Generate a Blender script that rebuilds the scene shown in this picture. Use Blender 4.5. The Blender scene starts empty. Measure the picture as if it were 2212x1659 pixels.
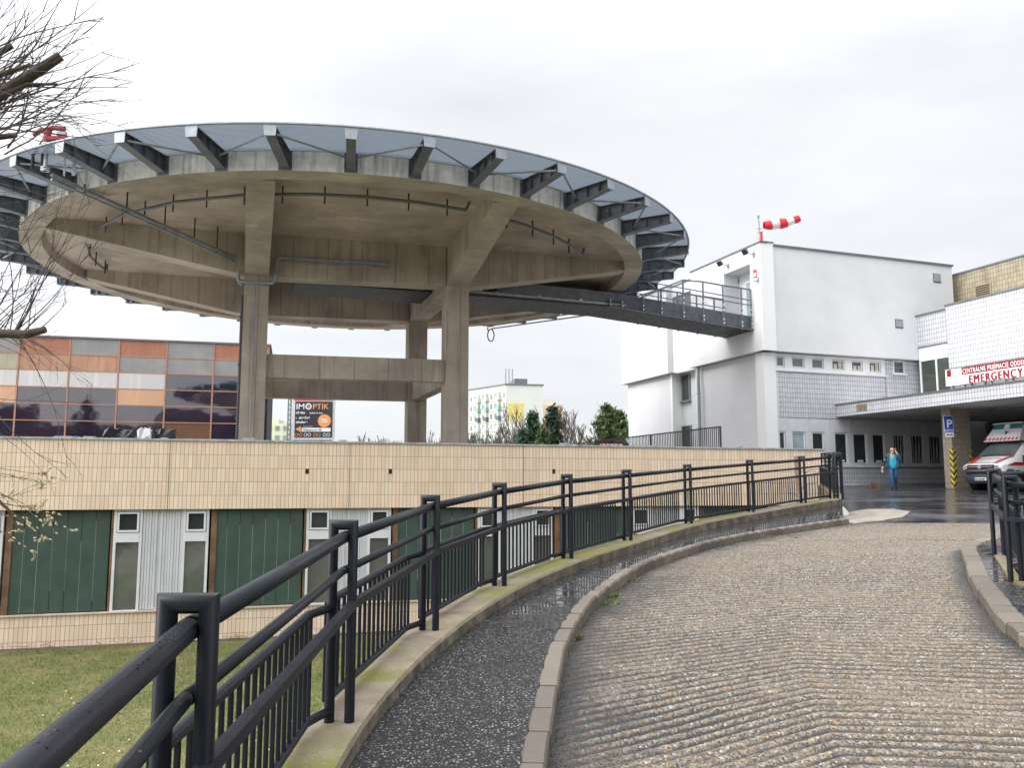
import bpy, bmesh, math, random
import numpy as np
from mathutils import Vector, Matrix
random.seed(7)
R = math.radians
SC = bpy.context.scene
COL = SC.collection
# ------------------------------------------------------------------ camera, world, sun
PITCH = math.atan(225/1850)
cam = bpy.data.objects.new('camera', bpy.data.cameras.new('camera'))
COL.objects.link(cam); SC.camera = cam
cam.data.sensor_width = 36; cam.data.lens = 36*1850/2212
cam.rotation_euler = (R(90)+PITCH, 0, 0)
cam.data.clip_start = .05; cam.data.clip_end = 3000

SUN_EL, SUN_AZ = 30, 252       # degrees; azimuth clockwise from +Y
W = bpy.data.worlds.new('World'); SC.world = W; W.use_nodes = True
nt = W.node_tree; N = nt.nodes; L = nt.links; N.clear()
out = N.new('ShaderNodeOutputWorld'); bg = N.new('ShaderNodeBackground')
bg.inputs[1].default_value = .1
sky = N.new('ShaderNodeTexSky'); sky.sky_type = 'NISHITA'; sky.sun_disc = False
sky.sun_elevation = R(SUN_EL); sky.sun_rotation = R(SUN_AZ)
tc = N.new('ShaderNodeTexCoord')
sep = N.new('ShaderNodeSeparateXYZ'); L.new(tc.outputs['Generated'], sep.inputs[0])
mp = N.new('ShaderNodeMapping'); mp.inputs['Scale'].default_value = (1.1, 1.1, 3.4); L.new(tc.outputs['Generated'], mp.inputs[0])
n1 = N.new('ShaderNodeTexNoise'); n1.inputs['Scale'].default_value = 2.2; n1.inputs['Detail'].default_value = 5; n1.inputs['Roughness'].default_value = .52
n1.inputs['Distortion'].default_value = .35; L.new(mp.outputs[0], n1.inputs['Vector'])
cr = N.new('ShaderNodeValToRGB'); L.new(n1.outputs[0], cr.inputs[0])
cr.color_ramp.elements[0].position = .33; cr.color_ramp.elements[0].color = (3.85, 3.96, 4.15, 1)
cr.color_ramp.elements[1].position = .60; cr.color_ramp.elements[1].color = (4.55, 4.58, 4.65, 1)
zr_ = N.new('ShaderNodeMapRange'); zr_.inputs[1].default_value = .42; zr_.inputs[2].default_value = .95
zr_.inputs[3].default_value = 1; zr_.inputs[4].default_value = 2.4; L.new(sep.outputs[2], zr_.inputs[0])
vm = N.new('ShaderNodeVectorMath'); vm.operation = 'SCALE'; L.new(cr.outputs[0], vm.inputs[0]); L.new(zr_.outputs[0], vm.inputs[3])
mx = N.new('ShaderNodeMix'); mx.data_type = 'RGBA'; mx.inputs[0].default_value = .94
L.new(sky.outputs[0], mx.inputs[6]); # the sun behind the cloud layer: a broad bright patch of overcast round its direction
dt = N.new('ShaderNodeVectorMath'); dt.operation = 'DOT_PRODUCT'; L.new(tc.outputs['Generated'], dt.inputs[0])
_a, _e = R(SUN_AZ), R(SUN_EL); dt.inputs[1].default_value = (math.sin(_a)*math.cos(_e), math.cos(_a)*math.cos(_e), math.sin(_e))
gl = N.new('ShaderNodeMapRange'); gl.interpolation_type = 'SMOOTHSTEP'; L.new(dt.outputs['Value'], gl.inputs[0])
gl.inputs[1].default_value = 0; gl.inputs[2].default_value = 1.; gl.inputs[3].default_value = 1.; gl.inputs[4].default_value = 2.6
vm2 = N.new('ShaderNodeVectorMath'); vm2.operation = 'SCALE'; L.new(vm.outputs[0], vm2.inputs[0]); L.new(gl.outputs[0], vm2.inputs[3])
L.new(vm2.outputs[0], mx.inputs[7]); L.new(mx.outputs[2], bg.inputs[0]); L.new(bg.outputs[0], out.inputs[0])
sun = bpy.data.objects.new('sun', bpy.data.lights.new('sun', 'SUN')); COL.objects.link(sun)
sun.data.energy = 1.0; sun.data.angle = R(22); sun.data.color = (1, .96, .9)
az, el = R(SUN_AZ), R(SUN_EL)
sd = Vector((math.sin(az)*math.cos(el), math.cos(az)*math.cos(el), math.sin(el)))
sun.rotation_euler = sd.to_track_quat('Z', 'Y').to_euler()
SC.view_settings.view_transform = 'Standard'; SC.view_settings.look = 'None'
SC.view_settings.exposure = 1.12; SC.view_settings.gamma = 1
SC.cycles.max_bounces = 6; SC.cycles.transparent_max_bounces = 12

# ------------------------------------------------------------------ helpers
F0 = 1850.
def ray(u, v):
    x = (u-1106)/F0; y = (829.5-v)/F0
    return Vector((x, math.cos(PITCH)-y*math.sin(PITCH), math.sin(PITCH)+y*math.cos(PITCH)))
def atY(u, v, Y):
    r = ray(u, v); return r*(Y/r.y)
def unit(deg): return Vector((math.cos(R(deg)), math.sin(R(deg))))
E1 = unit(20); E2 = Vector((-E1.y, E1.x))
class Frame:
    """a vertical plane: origin O, horizontal axis X, outward normal Nn"""
    def __init__(s, O, X, Nn): s.O = Vector(O); s.X = Vector(X).normalized(); s.N = Vector(Nn).normalized()
    def hit(s, u, v, off=0):
        r = ray(u, v); k = (s.O+s.N*off).dot(s.N)/Vector((r.x, r.y)).dot(s.N)
        p = r*k; return (Vector((p.x, p.y))-s.O).dot(s.X), p.z
    def pt(s, t, z, n=0):
        q = s.O+s.X*t+s.N*n; return Vector((q.x, q.y, z))
class MB:
    def __init__(s): s.v = []; s.f = []; s.m = []
    def face(s, pts, m=0):
        i = len(s.v); s.v += [Vector(p) for p in pts]; s.f.append(tuple(range(i, i+len(pts)))); s.m.append(m)
    def hexa(s, p, m=0):     # 8 pts: bottom 4 ccw, top 4 ccw
        i = len(s.v); s.v += [Vector(q) for q in p]
        for q in ((3,2,1,0),(4,5,6,7),(0,1,5,4),(1,2,6,5),(2,3,7,6),(3,0,4,7)):
            s.f.append(tuple(i+k for k in q)); s.m.append(m)
    def box(s, c, sz, ax=None, m=0):
        c = Vector(c); X, Y = (Vector((1,0,0)), Vector((0,1,0))) if ax is None else (Vector((ax[0],ax[1],0)).normalized(), Vector((-ax[1],ax[0],0)).normalized())
        Z = Vector((0,0,1)); a, b, d = X*sz[0]/2, Y*sz[1]/2, Z*sz[2]/2
        s.hexa([c-a-b-d, c+a-b-d, c+a+b-d, c-a+b-d, c-a-b+d, c+a-b+d, c+a+b+d, c-a+b+d], m)
    def fbox(s, fr, t0, t1, z0, z1, n0, n1, m=0):
        s.hexa([fr.pt(t0,z0,n1), fr.pt(t1,z0,n1), fr.pt(t1,z0,n0), fr.pt(t0,z0,n0), fr.pt(t0,z1,n1), fr.pt(t1,z1,n1), fr.pt(t1,z1,n0), fr.pt(t0,z1,n0)], m)
    def bar(s, a, b, w, h=None, up=(0,0,1), m=0):   # rectangular bar between two points
        a, b = Vector(a), Vector(b); h = h or w; d = (b-a).normalized(); up = Vector(up)
        if abs(d.dot(up)) > .98: up = Vector((E1.x, E1.y, 0))
        sx = d.cross(up).normalized()*w/2; sy = sx.cross(d).normalized()*h/2
        s.hexa([a-sx-sy, a+sx-sy, b+sx-sy, b-sx-sy, a-sx+sy, a+sx+sy, b+sx+sy, b-sx+sy], m)
    def tube(s, pts, r, n=8, m=0, cap=True):
        pts = [Vector(p) for p in pts]; rr = r if isinstance(r, (list, tuple)) else [r]*len(pts)
        i0 = len(s.v); ref = None
        for k, p in enumerate(pts):
            d = (pts[min(k+1, len(pts)-1)]-pts[max(k-1, 0)]).normalized()
            if ref is None:
                ref = Vector((0,0,1)) if abs(d.z) < .9 else Vector((1,0,0))
            sx = d.cross(ref).normalized(); sy = sx.cross(d).normalized(); ref = sy
            for j in range(n):
                a = 2*math.pi*(j+.5)/n; s.v.append(p+(sx*math.cos(a)+sy*math.sin(a))*rr[k])
        for k in range(len(pts)-1):
            for j in range(n):
                a = i0+k*n+j; b = i0+k*n+(j+1) % n
                s.f.append((a, b, b+n, a+n)); s.m.append(m)
        if cap:
            s.f.append(tuple(i0+j for j in range(n))[::-1]); s.m.append(m)
            s.f.append(tuple(i0+(len(pts)-1)*n+j for j in range(n))); s.m.append(m)
    def grid(s, rows, m=0):  # rows of equal length point lists
        i0 = len(s.v); n = len(rows[0])
        for r in rows: s.v += [Vector(p) for p in r]
        for a in range(len(rows)-1):
            for b in range(n-1):
                k = i0+a*n+b; s.f.append((k, k+1, k+n+1, k+n)); s.m.append(m)
    def poly(s, pts, z0, z1, m=0):     # vertical prism of a 2D polygon (ccw)
        i = len(s.v); n = len(pts)
        s.v += [Vector((p[0], p[1], z0)) for p in pts]+[Vector((p[0], p[1], z1)) for p in pts]
        s.f.append(tuple(range(i, i+n))[::-1]); s.f.append(tuple(range(i+n, i+2*n))); s.m += [m, m]
        for k in range(n):
            a = i+k; b = i+(k+1) % n; s.f.append((a, b, b+n, a+n)); s.m.append(m)
def wloc(o):
    l = Vector(o.location)
    while o.parent: o = o.parent; l += o.location
    return l
def empty(name, loc, label, cat, group=None):
    o = bpy.data.objects.new(name, None); COL.objects.link(o); o.location = loc; o.empty_display_size = .3
    o['label'] = label; o['category'] = cat
    if group: o['group'] = group
    return o
def part(name, mb, mat, parent=None, label=None, cat=None, group=None, kind=None, base=None, smooth=False, bevel=0):
    off = wloc(parent) if parent else Vector(base if base is not None else (0,0,0))
    me = bpy.data.meshes.new(name); me.from_pydata([tuple(p-off) for p in mb.v], [], mb.f)
    ms = mat if isinstance(mat, (list, tuple)) else [mat]
    for x in ms: me.materials.append(x)
    if len(ms) > 1: me.polygons.foreach_set('material_index', mb.m)
    bm = bmesh.new(); bm.from_mesh(me); bmesh.ops.recalc_face_normals(bm, faces=bm.faces)
    if bevel:
        bmesh.ops.remove_doubles(bm, verts=bm.verts, dist=1e-5)
        bmesh.ops.bevel(bm, geom=list(bm.edges), offset=bevel, segments=1, affect='EDGES', clamp_overlap=True)
    bm.to_mesh(me); bm.free()
    if smooth: me.polygons.foreach_set('use_smooth', [True]*len(me.polygons))
    me.update()
    o = bpy.data.objects.new(name, me); COL.objects.link(o)
    if parent: o.parent = parent
    else: o.location = off
    if label: o['label'] = label
    if cat: o['category'] = cat
    if group: o['group'] = group
    if kind: o['kind'] = kind
    return o
def text(name, s, fr_pt, X, Z, size, mat, parent, bold=0, xs=1., align='LEFT', sp=1.):
    """lettering as a thin mesh lying in the plane spanned by X (reading direction) and Z (up)"""
    cu = bpy.data.curves.new(name, 'FONT'); cu.body = s; cu.size = size; cu.extrude = .004; cu.offset = bold; cu.align_x = align; cu.space_character = sp
    o = bpy.data.objects.new(name, cu); COL.objects.link(o)
    dg = bpy.context.evaluated_depsgraph_get(); me = bpy.data.meshes.new_from_object(o.evaluated_get(dg))
    COL.objects.unlink(o); bpy.data.objects.remove(o)
    X = Vector(X).normalized(); Z = Vector(Z).normalized(); Y = Z.cross(X)*1.
    Nn = X.cross(Z)
    p0 = Vector(fr_pt)-(wloc(parent) if parent else Vector((0,0,0)))
    M_ = Matrix((X*xs, Z, Nn)).transposed()
    for v in me.vertices: v.co = p0+M_ @ v.co
    me.materials.clear(); me.materials.append(mat)
    ob = bpy.data.objects.new(name, me); COL.objects.link(ob); ob.parent = parent
    return ob
def skin(name, pts, edges, mat, parent, sub=2):
    me = bpy.data.meshes.new(name); me.from_pydata([p[0] for p in pts], edges, []); me.materials.append(mat)
    o = bpy.data.objects.new(name, me); COL.objects.link(o); o.parent = parent
    md = o.modifiers.new('skin', 'SKIN'); md.use_smooth_shade = True
    for i, p in enumerate(pts):
        r = p[1]; me.skin_vertices[0].data[i].radius = (r, r) if not isinstance(r, tuple) else r
    me.skin_vertices[0].data[0].use_root = True
    s2 = o.modifiers.new('sub', 'SUBSURF'); s2.levels = sub; s2.render_levels = sub
    return o
# ------------------------------------------------------------------ materials
def newmat(name):
    m = bpy.data.materials.new(name); m.use_nodes = True; t = m.node_tree; b = t.nodes['Principled BSDF']; return m, t, b
def nd(t, typ, **kw):
    n = t.nodes.new(typ)
    for k, v in kw.items():
        if hasattr(n, k): setattr(n, k, v)
        else: n.inputs[k.replace('_', ' ')].default_value = v
    return n
def math_(t, op, a, b=None, c=None, clamp=False):
    n = t.nodes.new('ShaderNodeMath'); n.operation = op; n.use_clamp = clamp
    for i, x in enumerate((a, b, c)):
        if x is None: continue
        if isinstance(x, (int, float)): n.inputs[i].default_value = x
        else: t.links.new(x, n.inputs[i])
    return n.outputs[0]
def mixc(t, fac, a, b, mode='MIX'):
    n = t.nodes.new('ShaderNodeMix'); n.data_type = 'RGBA'; n.blend_type = mode
    if isinstance(fac, (int, float)): n.inputs[0].default_value = fac
    else: t.links.new(fac, n.inputs[0])
    for i, x in ((6, a), (7, b)):
        if isinstance(x, tuple): n.inputs[i].default_value = (*x[:3], 1)
        else: t.links.new(x, n.inputs[i])
    return n.outputs[2]
def pos(t): return t.nodes.new('ShaderNodeNewGeometry').outputs['Position']
def noise(t, vec, scale, detail=4, rough=.55, sc3=None, dist=0):
    if sc3:
        mp = t.nodes.new('ShaderNodeMapping'); mp.inputs['Scale'].default_value = sc3; t.links.new(vec, mp.inputs[0]); vec = mp.outputs[0]
    n = t.nodes.new('ShaderNodeTexNoise'); n.inputs['Scale'].default_value = scale; n.inputs['Detail'].default_value = detail
    n.inputs['Roughness'].default_value = rough; n.inputs['Distortion'].default_value = dist; t.links.new(vec, n.inputs['Vector']); return n.outputs[0]
def rng(t, x, a, b, c=0., d=1.):
    n = t.nodes.new('ShaderNodeMapRange'); t.links.new(x, n.inputs[0])
    for i, q in enumerate((a, b, c, d)): n.inputs[i+1].default_value = q
    return n.outputs[0]
def bump(t, b, h, strength=.3, dist=.01):
    n = t.nodes.new('ShaderNodeBump'); n.inputs['Strength'].default_value = strength; n.inputs['Distance'].default_value = dist
    t.links.new(h, n.inputs['Height']); t.links.new(n.outputs[0], b.inputs['Normal']); return n
def mul(c, k): return tuple(x*k for x in c)
def M(name, col, rough=.6, metal=0., var=.12, vs=2., bs=0., bscale=30, streak=0., sc=(.02, .02, .02), spec=None, coat=0):
    m, t, b = newmat(name); p = pos(t)
    c = mixc(t, rng(t, noise(t, p, vs, 5), .3, .7), mul(col, 1-var), mul(col, 1+var))
    if streak:
        s = noise(t, p, 1., 5, .6, (5, 5, .35)); c = mixc(t, math_(t, 'MULTIPLY', rng(t, s, .5, .72), streak), c, sc)
    t.links.new(c, b.inputs['Base Color'])
    b.inputs['Roughness'].default_value = rough; b.inputs['Metallic'].default_value = metal
    if spec is not None: b.inputs['Specular IOR Level'].default_value = spec
    if coat: b.inputs['Coat Weight'].default_value = coat; b.inputs['Coat Roughness'].default_value = .05
    if bs: bump(t, b, noise(t, p, bscale, 4), bs, .01)
    return m
def tcoord(t):       # horizontal coordinate running along any wall of the e1/e2 grid
    d = t.nodes.new('ShaderNodeVectorMath'); d.operation = 'DOT_PRODUCT'; t.links.new(pos(t), d.inputs[0])
    q = E1+E2; d.inputs[1].default_value = (q.x, q.y, 0); return d.outputs['Value']
def tiles(name, c1, c2, grout, tw, th, X=None, mort=.007, zoff=0., dirt=.25, rough=.4):
    m, t, b = newmat(name)
    if X is None: tx = tcoord(t)
    else:
        d = t.nodes.new('ShaderNodeVectorMath'); d.operation = 'DOT_PRODUCT'; t.links.new(pos(t), d.inputs[0]); d.inputs[1].default_value = (X[0], X[1], 0); tx = d.outputs['Value']
    s = t.nodes.new('ShaderNodeSeparateXYZ'); t.links.new(pos(t), s.inputs[0])
    cb = t.nodes.new('ShaderNodeCombineXYZ'); t.links.new(tx, cb.inputs[0]); t.links.new(math_(t, 'ADD', s.outputs[2], zoff+100*th), cb.inputs[1])
    br = t.nodes.new('ShaderNodeTexBrick'); br.offset = 0; br.squash = 1; t.links.new(cb.outputs[0], br.inputs[0])
    br.inputs['Scale'].default_value = 1; br.inputs['Brick Width'].default_value = tw; br.inputs['Row Height'].default_value = th
    br.inputs['Mortar Size'].default_value = mort; br.inputs['Mortar Smooth'].default_value = .3; br.inputs['Bias'].default_value = 0
    br.inputs['Color1'].default_value = (*c1, 1); br.inputs['Color2'].default_value = (*c2, 1); br.inputs['Mortar'].default_value = (*grout, 1)
    p = pos(t)
    dn = noise(t, p, .6, 6, .6, (1.5, 1.5, .8)); st = noise(t, p, 1., 4, .6, (3, 3, .3))
    c = mixc(t, math_(t, 'MULTIPLY', rng(t, math_(t, 'MULTIPLY', dn, st), .2, .42), dirt), br.outputs[0], mul(grout, 1.2), 'MIX')
    t.links.new(c, b.inputs['Base Color']); b.inputs['Roughness'].default_value = rough
    bump(t, b, math_(t, 'SUBTRACT', 1., br.outputs['Fac']), .35, .006)
    return m
def concrete(name, base, joints=1.1, rust=.5, streak=.6, rough=.8):
    m, t, b = newmat(name); p = pos(t); tx = tcoord(t)
    g = t.nodes.new('ShaderNodeNewGeometry'); s = t.nodes.new('ShaderNodeSeparateXYZ'); t.links.new(g.outputs['Normal'], s.inputs[0])
    vert = math_(t, 'LESS_THAN', math_(t, 'ABSOLUTE', s.outputs[2]), .5)
    big = rng(t, noise(t, p, .55, 6, .6), .3, .7); fine = rng(t, noise(t, p, 9, 5, .65), .25, .75)
    c = mixc(t, big, mul(base, .58), mul(base, 1.3)); c = mixc(t, math_(t, 'MULTIPLY', fine, .35), c, mul(base, .6))
    fr = math_(t, 'FRACT', math_(t, 'DIVIDE', tx, joints))
    dv = t.nodes.new('ShaderNodeVectorMath'); dv.operation = 'DOT_PRODUCT'; t.links.new(p, dv.inputs[0]); dv.inputs[1].default_value = (-.292, .956, 0)
    hb = math_(t, 'DIVIDE', dv.outputs['Value'], .62); hor = math_(t, 'SUBTRACT', 1., vert)
    wh = t.nodes.new('ShaderNodeTexWhiteNoise'); wh.noise_dimensions = '1D'; t.links.new(math_(t, 'FLOOR', hb), wh.inputs['W'])
    c = mixc(t, math_(t, 'MULTIPLY', math_(t, 'MULTIPLY', wh.outputs[0], hor), .30), c, mul(base, .62))
    c = mixc(t, math_(t, 'MULTIPLY', math_(t, 'MULTIPLY', math_(t, 'LESS_THAN', math_(t, 'FRACT', hb), .035), hor), .55), c, mul(base, .35))
    c = mixc(t, math_(t, 'MULTIPLY', math_(t, 'MULTIPLY', rng(t, noise(t, p, .9, 5, .7), .60, .68), hor), .35), c, mul(base, 1.7))
    # tonal shift from one shuttering panel to the next
    wn = t.nodes.new('ShaderNodeTexWhiteNoise'); wn.noise_dimensions = '1D'; t.links.new(math_(t, 'FLOOR', math_(t, 'DIVIDE', tx, joints)), wn.inputs['W'])
    c = mixc(t, math_(t, 'MULTIPLY', math_(t, 'MULTIPLY', wn.outputs[0], vert), .45), c, mul(base, .68))
    jl = math_(t, 'LESS_THAN', fr, .022); jl = math_(t, 'MULTIPLY', jl, vert)
    c = mixc(t, math_(t, 'MULTIPLY', jl, .75), c, mul(base, .3))
    st = math_(t, 'MULTIPLY', rng(t, noise(t, p, 1, 5, .6, (4, 4, .25)), .52, .72), vert)
    c = mixc(t, math_(t, 'MULTIPLY', st, streak), c, mul(base, .33))
    ru = math_(t, 'MULTIPLY', rng(t, noise(t, p, 1, 3, .5, (1.6, 1.6, .22), .4), .62, .74), vert)
    c = mixc(t, math_(t, 'MULTIPLY', ru, rust), c, (.22, .10, .03))
    t.links.new(c, b.inputs['Base Color']); b.inputs['Roughness'].default_value = rough
    bump(t, b, fine, .25, .01); return m
def glass(name, col, rough=.05, spec=.8, wob=.0, coat=0.):
    m, t, b = newmat(name); p = pos(t)
    c = mixc(t, rng(t, noise(t, p, 1.2, 3), .3, .7), mul(col, .8), mul(col, 1.2)); t.links.new(c, b.inputs['Base Color'])
    b.inputs['Roughness'].default_value = rough; b.inputs['Specular IOR Level'].default_value = spec
    b.inputs['Coat Weight'].default_value = coat; b.inputs['Coat Roughness'].default_value = .02
    if wob: bump(t, b, noise(t, p, 1.1, 2), wob, .05)
    return m
CONC = concrete('concrete_brown', (.47, .405, .335))
CONC_RING = M('concrete_ring', (.72, .71, .69), .8, var=.2, vs=2.5, bs=.2, streak=.7, sc=(.06, .06, .06))
CONC_SOF = concrete('concrete_soffit', (.50, .41, .34), 1.25, .1, .1)
STEEL = M('galvanised_steel', (.27, .29, .32), .5, .35, var=.25, vs=3)
STEEL_D = M('dark_steel', (.15, .165, .19), .5, .3, var=.25, vs=3)
STEEL_L = M('light_galvanised', (.52, .55, .58), .42, .4, var=.2, vs=6)
BLACKP = M('black_pipe', (.03, .03, .032), .5)
PLASTER = M('white_plaster', (.64, .645, .66), .85, var=.05, vs=.8, bs=.08, bscale=60, streak=.05, sc=(.5, .5, .5))
PLASTER2 = M('white_plaster_strip', (.80, .81, .80), .85, var=.02, vs=1)
CAP = M('roof_edge_flashing', (.16, .17, .18), .5, .4)
CAPL = M('parapet_flashing', (.42, .44, .46), .5, .3, var=.35, vs=5)
WTILE = tiles('white_tile', (.60, .61, .64), (.53, .54, .57), (.12, .12, .13), .145, .24, mort=.010, dirt=.14)
YTILE = tiles('cream_tile_stained', (.40, .35, .24), (.30, .25, .16), (.10, .09, .07), .16, .24, mort=.012, dirt=.6)
PTILE = tiles('pillar_tile', (.42, .36, .29), (.36, .30, .24), (.15, .13, .11), .145, .24, mort=.008, dirt=.4)
WHITEF = M('white_frame', (.74, .75, .77), .4, var=.05)
WHITEP = M('white_panel', (.70, .71, .73), .5, var=.06)
GLASS_D = glass('window_glass_dark', (.035, .042, .042))
GLASS_B = glass('window_glass_blue', (.10, .125, .15), .08)
GLASS_L = glass('window_glass_frosted', (.30, .38, .40), .3)
GLASS_G = glass('window_film_grey_green', (.105, .115, .10), .08, 1., .4)
DARKIN = M('dark_interior', (.03, .03, .033), .8)
FENCE_M = None
# ------------------------------------------------------------------ frames (planes of the buildings)
P0 = Vector((11.86, 40.0))
FA = Frame(P0, E1, -E2)            # right-hand face of the white block (faces the camera)
FL_ = Frame(P0, E2, -E1)           # left-hand face of the white block (faces the helipad)
# ================================================================== GROUND
def zr(y):
    if y < 19: return -1.69+.0487*y
    return -.765+.0405*(y-19)
def bank(x, y):
    a = min(max((x-1.0)/5.5, 0), 1); k = min(max((17.5-y)/7, 0), 1); return .16*a*k*k*(3-2*k)
def zg(x, y): return zr(y)+bank(x, y)
def mat_grassground():
    m, t, b = newmat('lawn_soil'); p = pos(t)
    a = rng(t, noise(t, p, .8, 5, .6), .35, .65); f = rng(t, noise(t, p, 14, 4, .7), .3, .7)
    c = mixc(t, a, (.10, .12, .028), (.22, .19, .085)); c = mixc(t, math_(t, 'MULTIPLY', f, .6), c, (.07, .10, .02))
    t.links.new(c, b.inputs['Base Color']); b.inputs['Roughness'].default_value = .95; bump(t, b, f, .6, .03); return m
LAWN = mat_grassground()
g = MB(); g.face([(-900, -900, -4.40), (900, -900, -4.40), (900, 1500, -4.40), (-900, 1500, -4.40)])
part('ground', g, M('town_ground', (.24, .225, .20), .9, var=.25, vs=.3), kind='structure')
g = MB(); g.face([(-30, 2, -4.385), (14, 2, -4.385), (14, 34, -4.385), (-30, 22, -4.385)]); part('lawn_soil', g, LAWN, kind='structure')
# fence / coping line
def fence_pt(ub, vb, vt, H=1.1):
    a, b = ray(ub, vb), ray(ub, vt); Y = H/(b.z/b.y-a.z/a.y); return Vector((a.x/a.y*Y, Y, a.z/a.y*Y))
FP = [fence_pt((a+b)/2, vb, vt) for a, b, vb, vt in ((708, 757, 1561, 1123), (912, 941, 1362, 1069), (1067, 1090, 1266, 1043), (1216, 1235, 1207, 1024),
      (1348, 1363, 1168, 1014), (1481, 1494, 1131, 1003), (1616, 1629, 1106, 993), (1730, 1741, 1087, 985), (1793, 1803, 1077, 979))]
# smooth depth series so the bays come out even
FPs = []
for i, p in enumerate(FP):
    FPs.append(p)
FPs = [Vector((-.885, 2.40, FP[0].z-.107)), ] + FPs
FPs = [Vector((-.60, .25, FPs[0].z-.105)), Vector((.35, -1.75, FPs[0].z-.2))][::-1] + FPs
def smooth_path(P, n=8):
    out = []
    for i in range(len(P)-1):
        p0, p1, p2, p3 = P[max(i-1, 0)], P[i], P[i+1], P[min(i+2, len(P)-1)]
        for k in range(n):
            t = k/n; out.append(.5*((2*p1)+(p2-p0)*t+(2*p0-5*p1+4*p2-p3)*t*t+(3*p1-p0-3*p2+p3)*t**3))
    out.append(P[-1]); return out
def offs(path, d):     # offset to the right of travel in plan
    o = []
    for i, p in enumerate(path):
        q = path[min(i+1, len(path)-1)]-path[max(i-1, 0)]; n = Vector((q.y, -q.x, 0)).normalized(); o.append(p+n*d)
    return o
CL = smooth_path(FPs)
ca = offs(CL, -.17); _w1, _w2 = offs(CL, .145), offs(CL, .24)
cb_ = [a.lerp(b, min(max((a.y-5)/4, 0), 1)) for a, b in zip(_w1, _w2)]
def mat_coping():
    m, t, b = newmat('mossy_concrete'); p = pos(t)
    g = t.nodes.new('ShaderNodeNewGeometry'); s = t.nodes.new('ShaderNodeSeparateXYZ'); t.links.new(g.outputs['Normal'], s.inputs[0])
    c = mixc(t, rng(t, noise(t, p, 3, 6, .6), .3, .7), (.115, .092, .062), (.25, .205, .15))
    moss = math_(t, 'MULTIPLY', rng(t, noise(t, p, .9, 5, .6), .42, .58), rng(t, s.outputs[2], .5, .9))
    c = mixc(t, math_(t, 'MULTIPLY', moss, .85), c, (.125, .125, .016))
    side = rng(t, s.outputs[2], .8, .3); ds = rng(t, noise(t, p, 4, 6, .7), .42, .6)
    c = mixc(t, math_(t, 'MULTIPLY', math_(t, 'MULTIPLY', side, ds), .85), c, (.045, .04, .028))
    c = mixc(t, math_(t, 'MULTIPLY', rng(t, noise(t, p, 45, 3, .6), .6, .8), .5), c, (.5, .47, .42))
    t.links.new(c, b.inputs['Base Color']); b.inputs['Roughness'].default_value = .75; bump(t, b, noise(t, p, 30, 5, .7), .5, .01); return m
COPING = mat_coping()
mb = MB(); rows = []
for a, c in zip(ca, cb_):
    zt = a.z
    rows.append([(a.x, a.y, -4.45), (a.x, a.y, zt-.01), (a.x+.01*(c.x-a.x), a.y+.01*(c.y-a.y), zt), (c.x-.05*(c.x-a.x), c.y-.05*(c.y-a.y), zt+.002), (c.x, c.y, zt-.018), (c.x, c.y, zt-.75)])
mb.grid(rows); e = rows[-1]; mb.face(e)
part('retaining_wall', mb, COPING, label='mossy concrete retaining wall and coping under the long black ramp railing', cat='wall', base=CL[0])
# kerb line (left), road edge
KL = [Vector((.35, -2.2, 0)), Vector((.14, 0, 0)), Vector((.08, 2.2, 0)), Vector((.14, 4.0, 0)), Vector((.28, 5.6, 0)), Vector((.48, 7.3, 0)), Vector((.95, 9.4, 0)), Vector((1.84, 11.7, 0)), Vector((3.4, 14.35, 0)), Vector((5.25, 16.7, 0)), Vector((7.35, 18.85, 0))]
KL = smooth_path(KL, 10)
KR = [Vector((4.15, 2, 0)), Vector((4.0, 4.5, 0)), Vector((3.98, 6.4, 0)), Vector((4.2, 7.5, 0)), Vector((4.63, 8.6, 0)), Vector((5.14, 9.8, 0)), Vector((5.72, 11.0, 0)), Vector((6.35, 12.3, 0)), Vector((6.9, 13.2, 0)), Vector((7.7, 14.2, 0)), Vector((8.8, 15.1, 0)), Vector((10.4, 15.8, 0)), Vector((14, 16.6, 0))]
KR = smooth_path(KR, 8)
def mat_kerb():
    m, t, b = newmat('kerb_stone'); p = pos(t)
    oi = t.nodes.new('ShaderNodeNewGeometry')
    c = mixc(t, oi.outputs['Random Per Island'], (.095, .078, .062), (.225, .19, .15))
    c = mixc(t, math_(t, 'MULTIPLY', rng(t, noise(t, p, 25, 5, .7), .4, .7), .5), c, (.14, .12, .10))
    c = mixc(t, math_(t, 'MULTIPLY', rng(t, noise(t, p, 2.2, 5, .6), .5, .7), .5), c, (.12, .10, .08))
    t.links.new(c, b.inputs['Base Color']); b.inputs['Roughness'].default_value = .7; bump(t, b, noise(t, p, 40, 4, .7), .6, .01); return m
KERB = mat_kerb()
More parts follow.
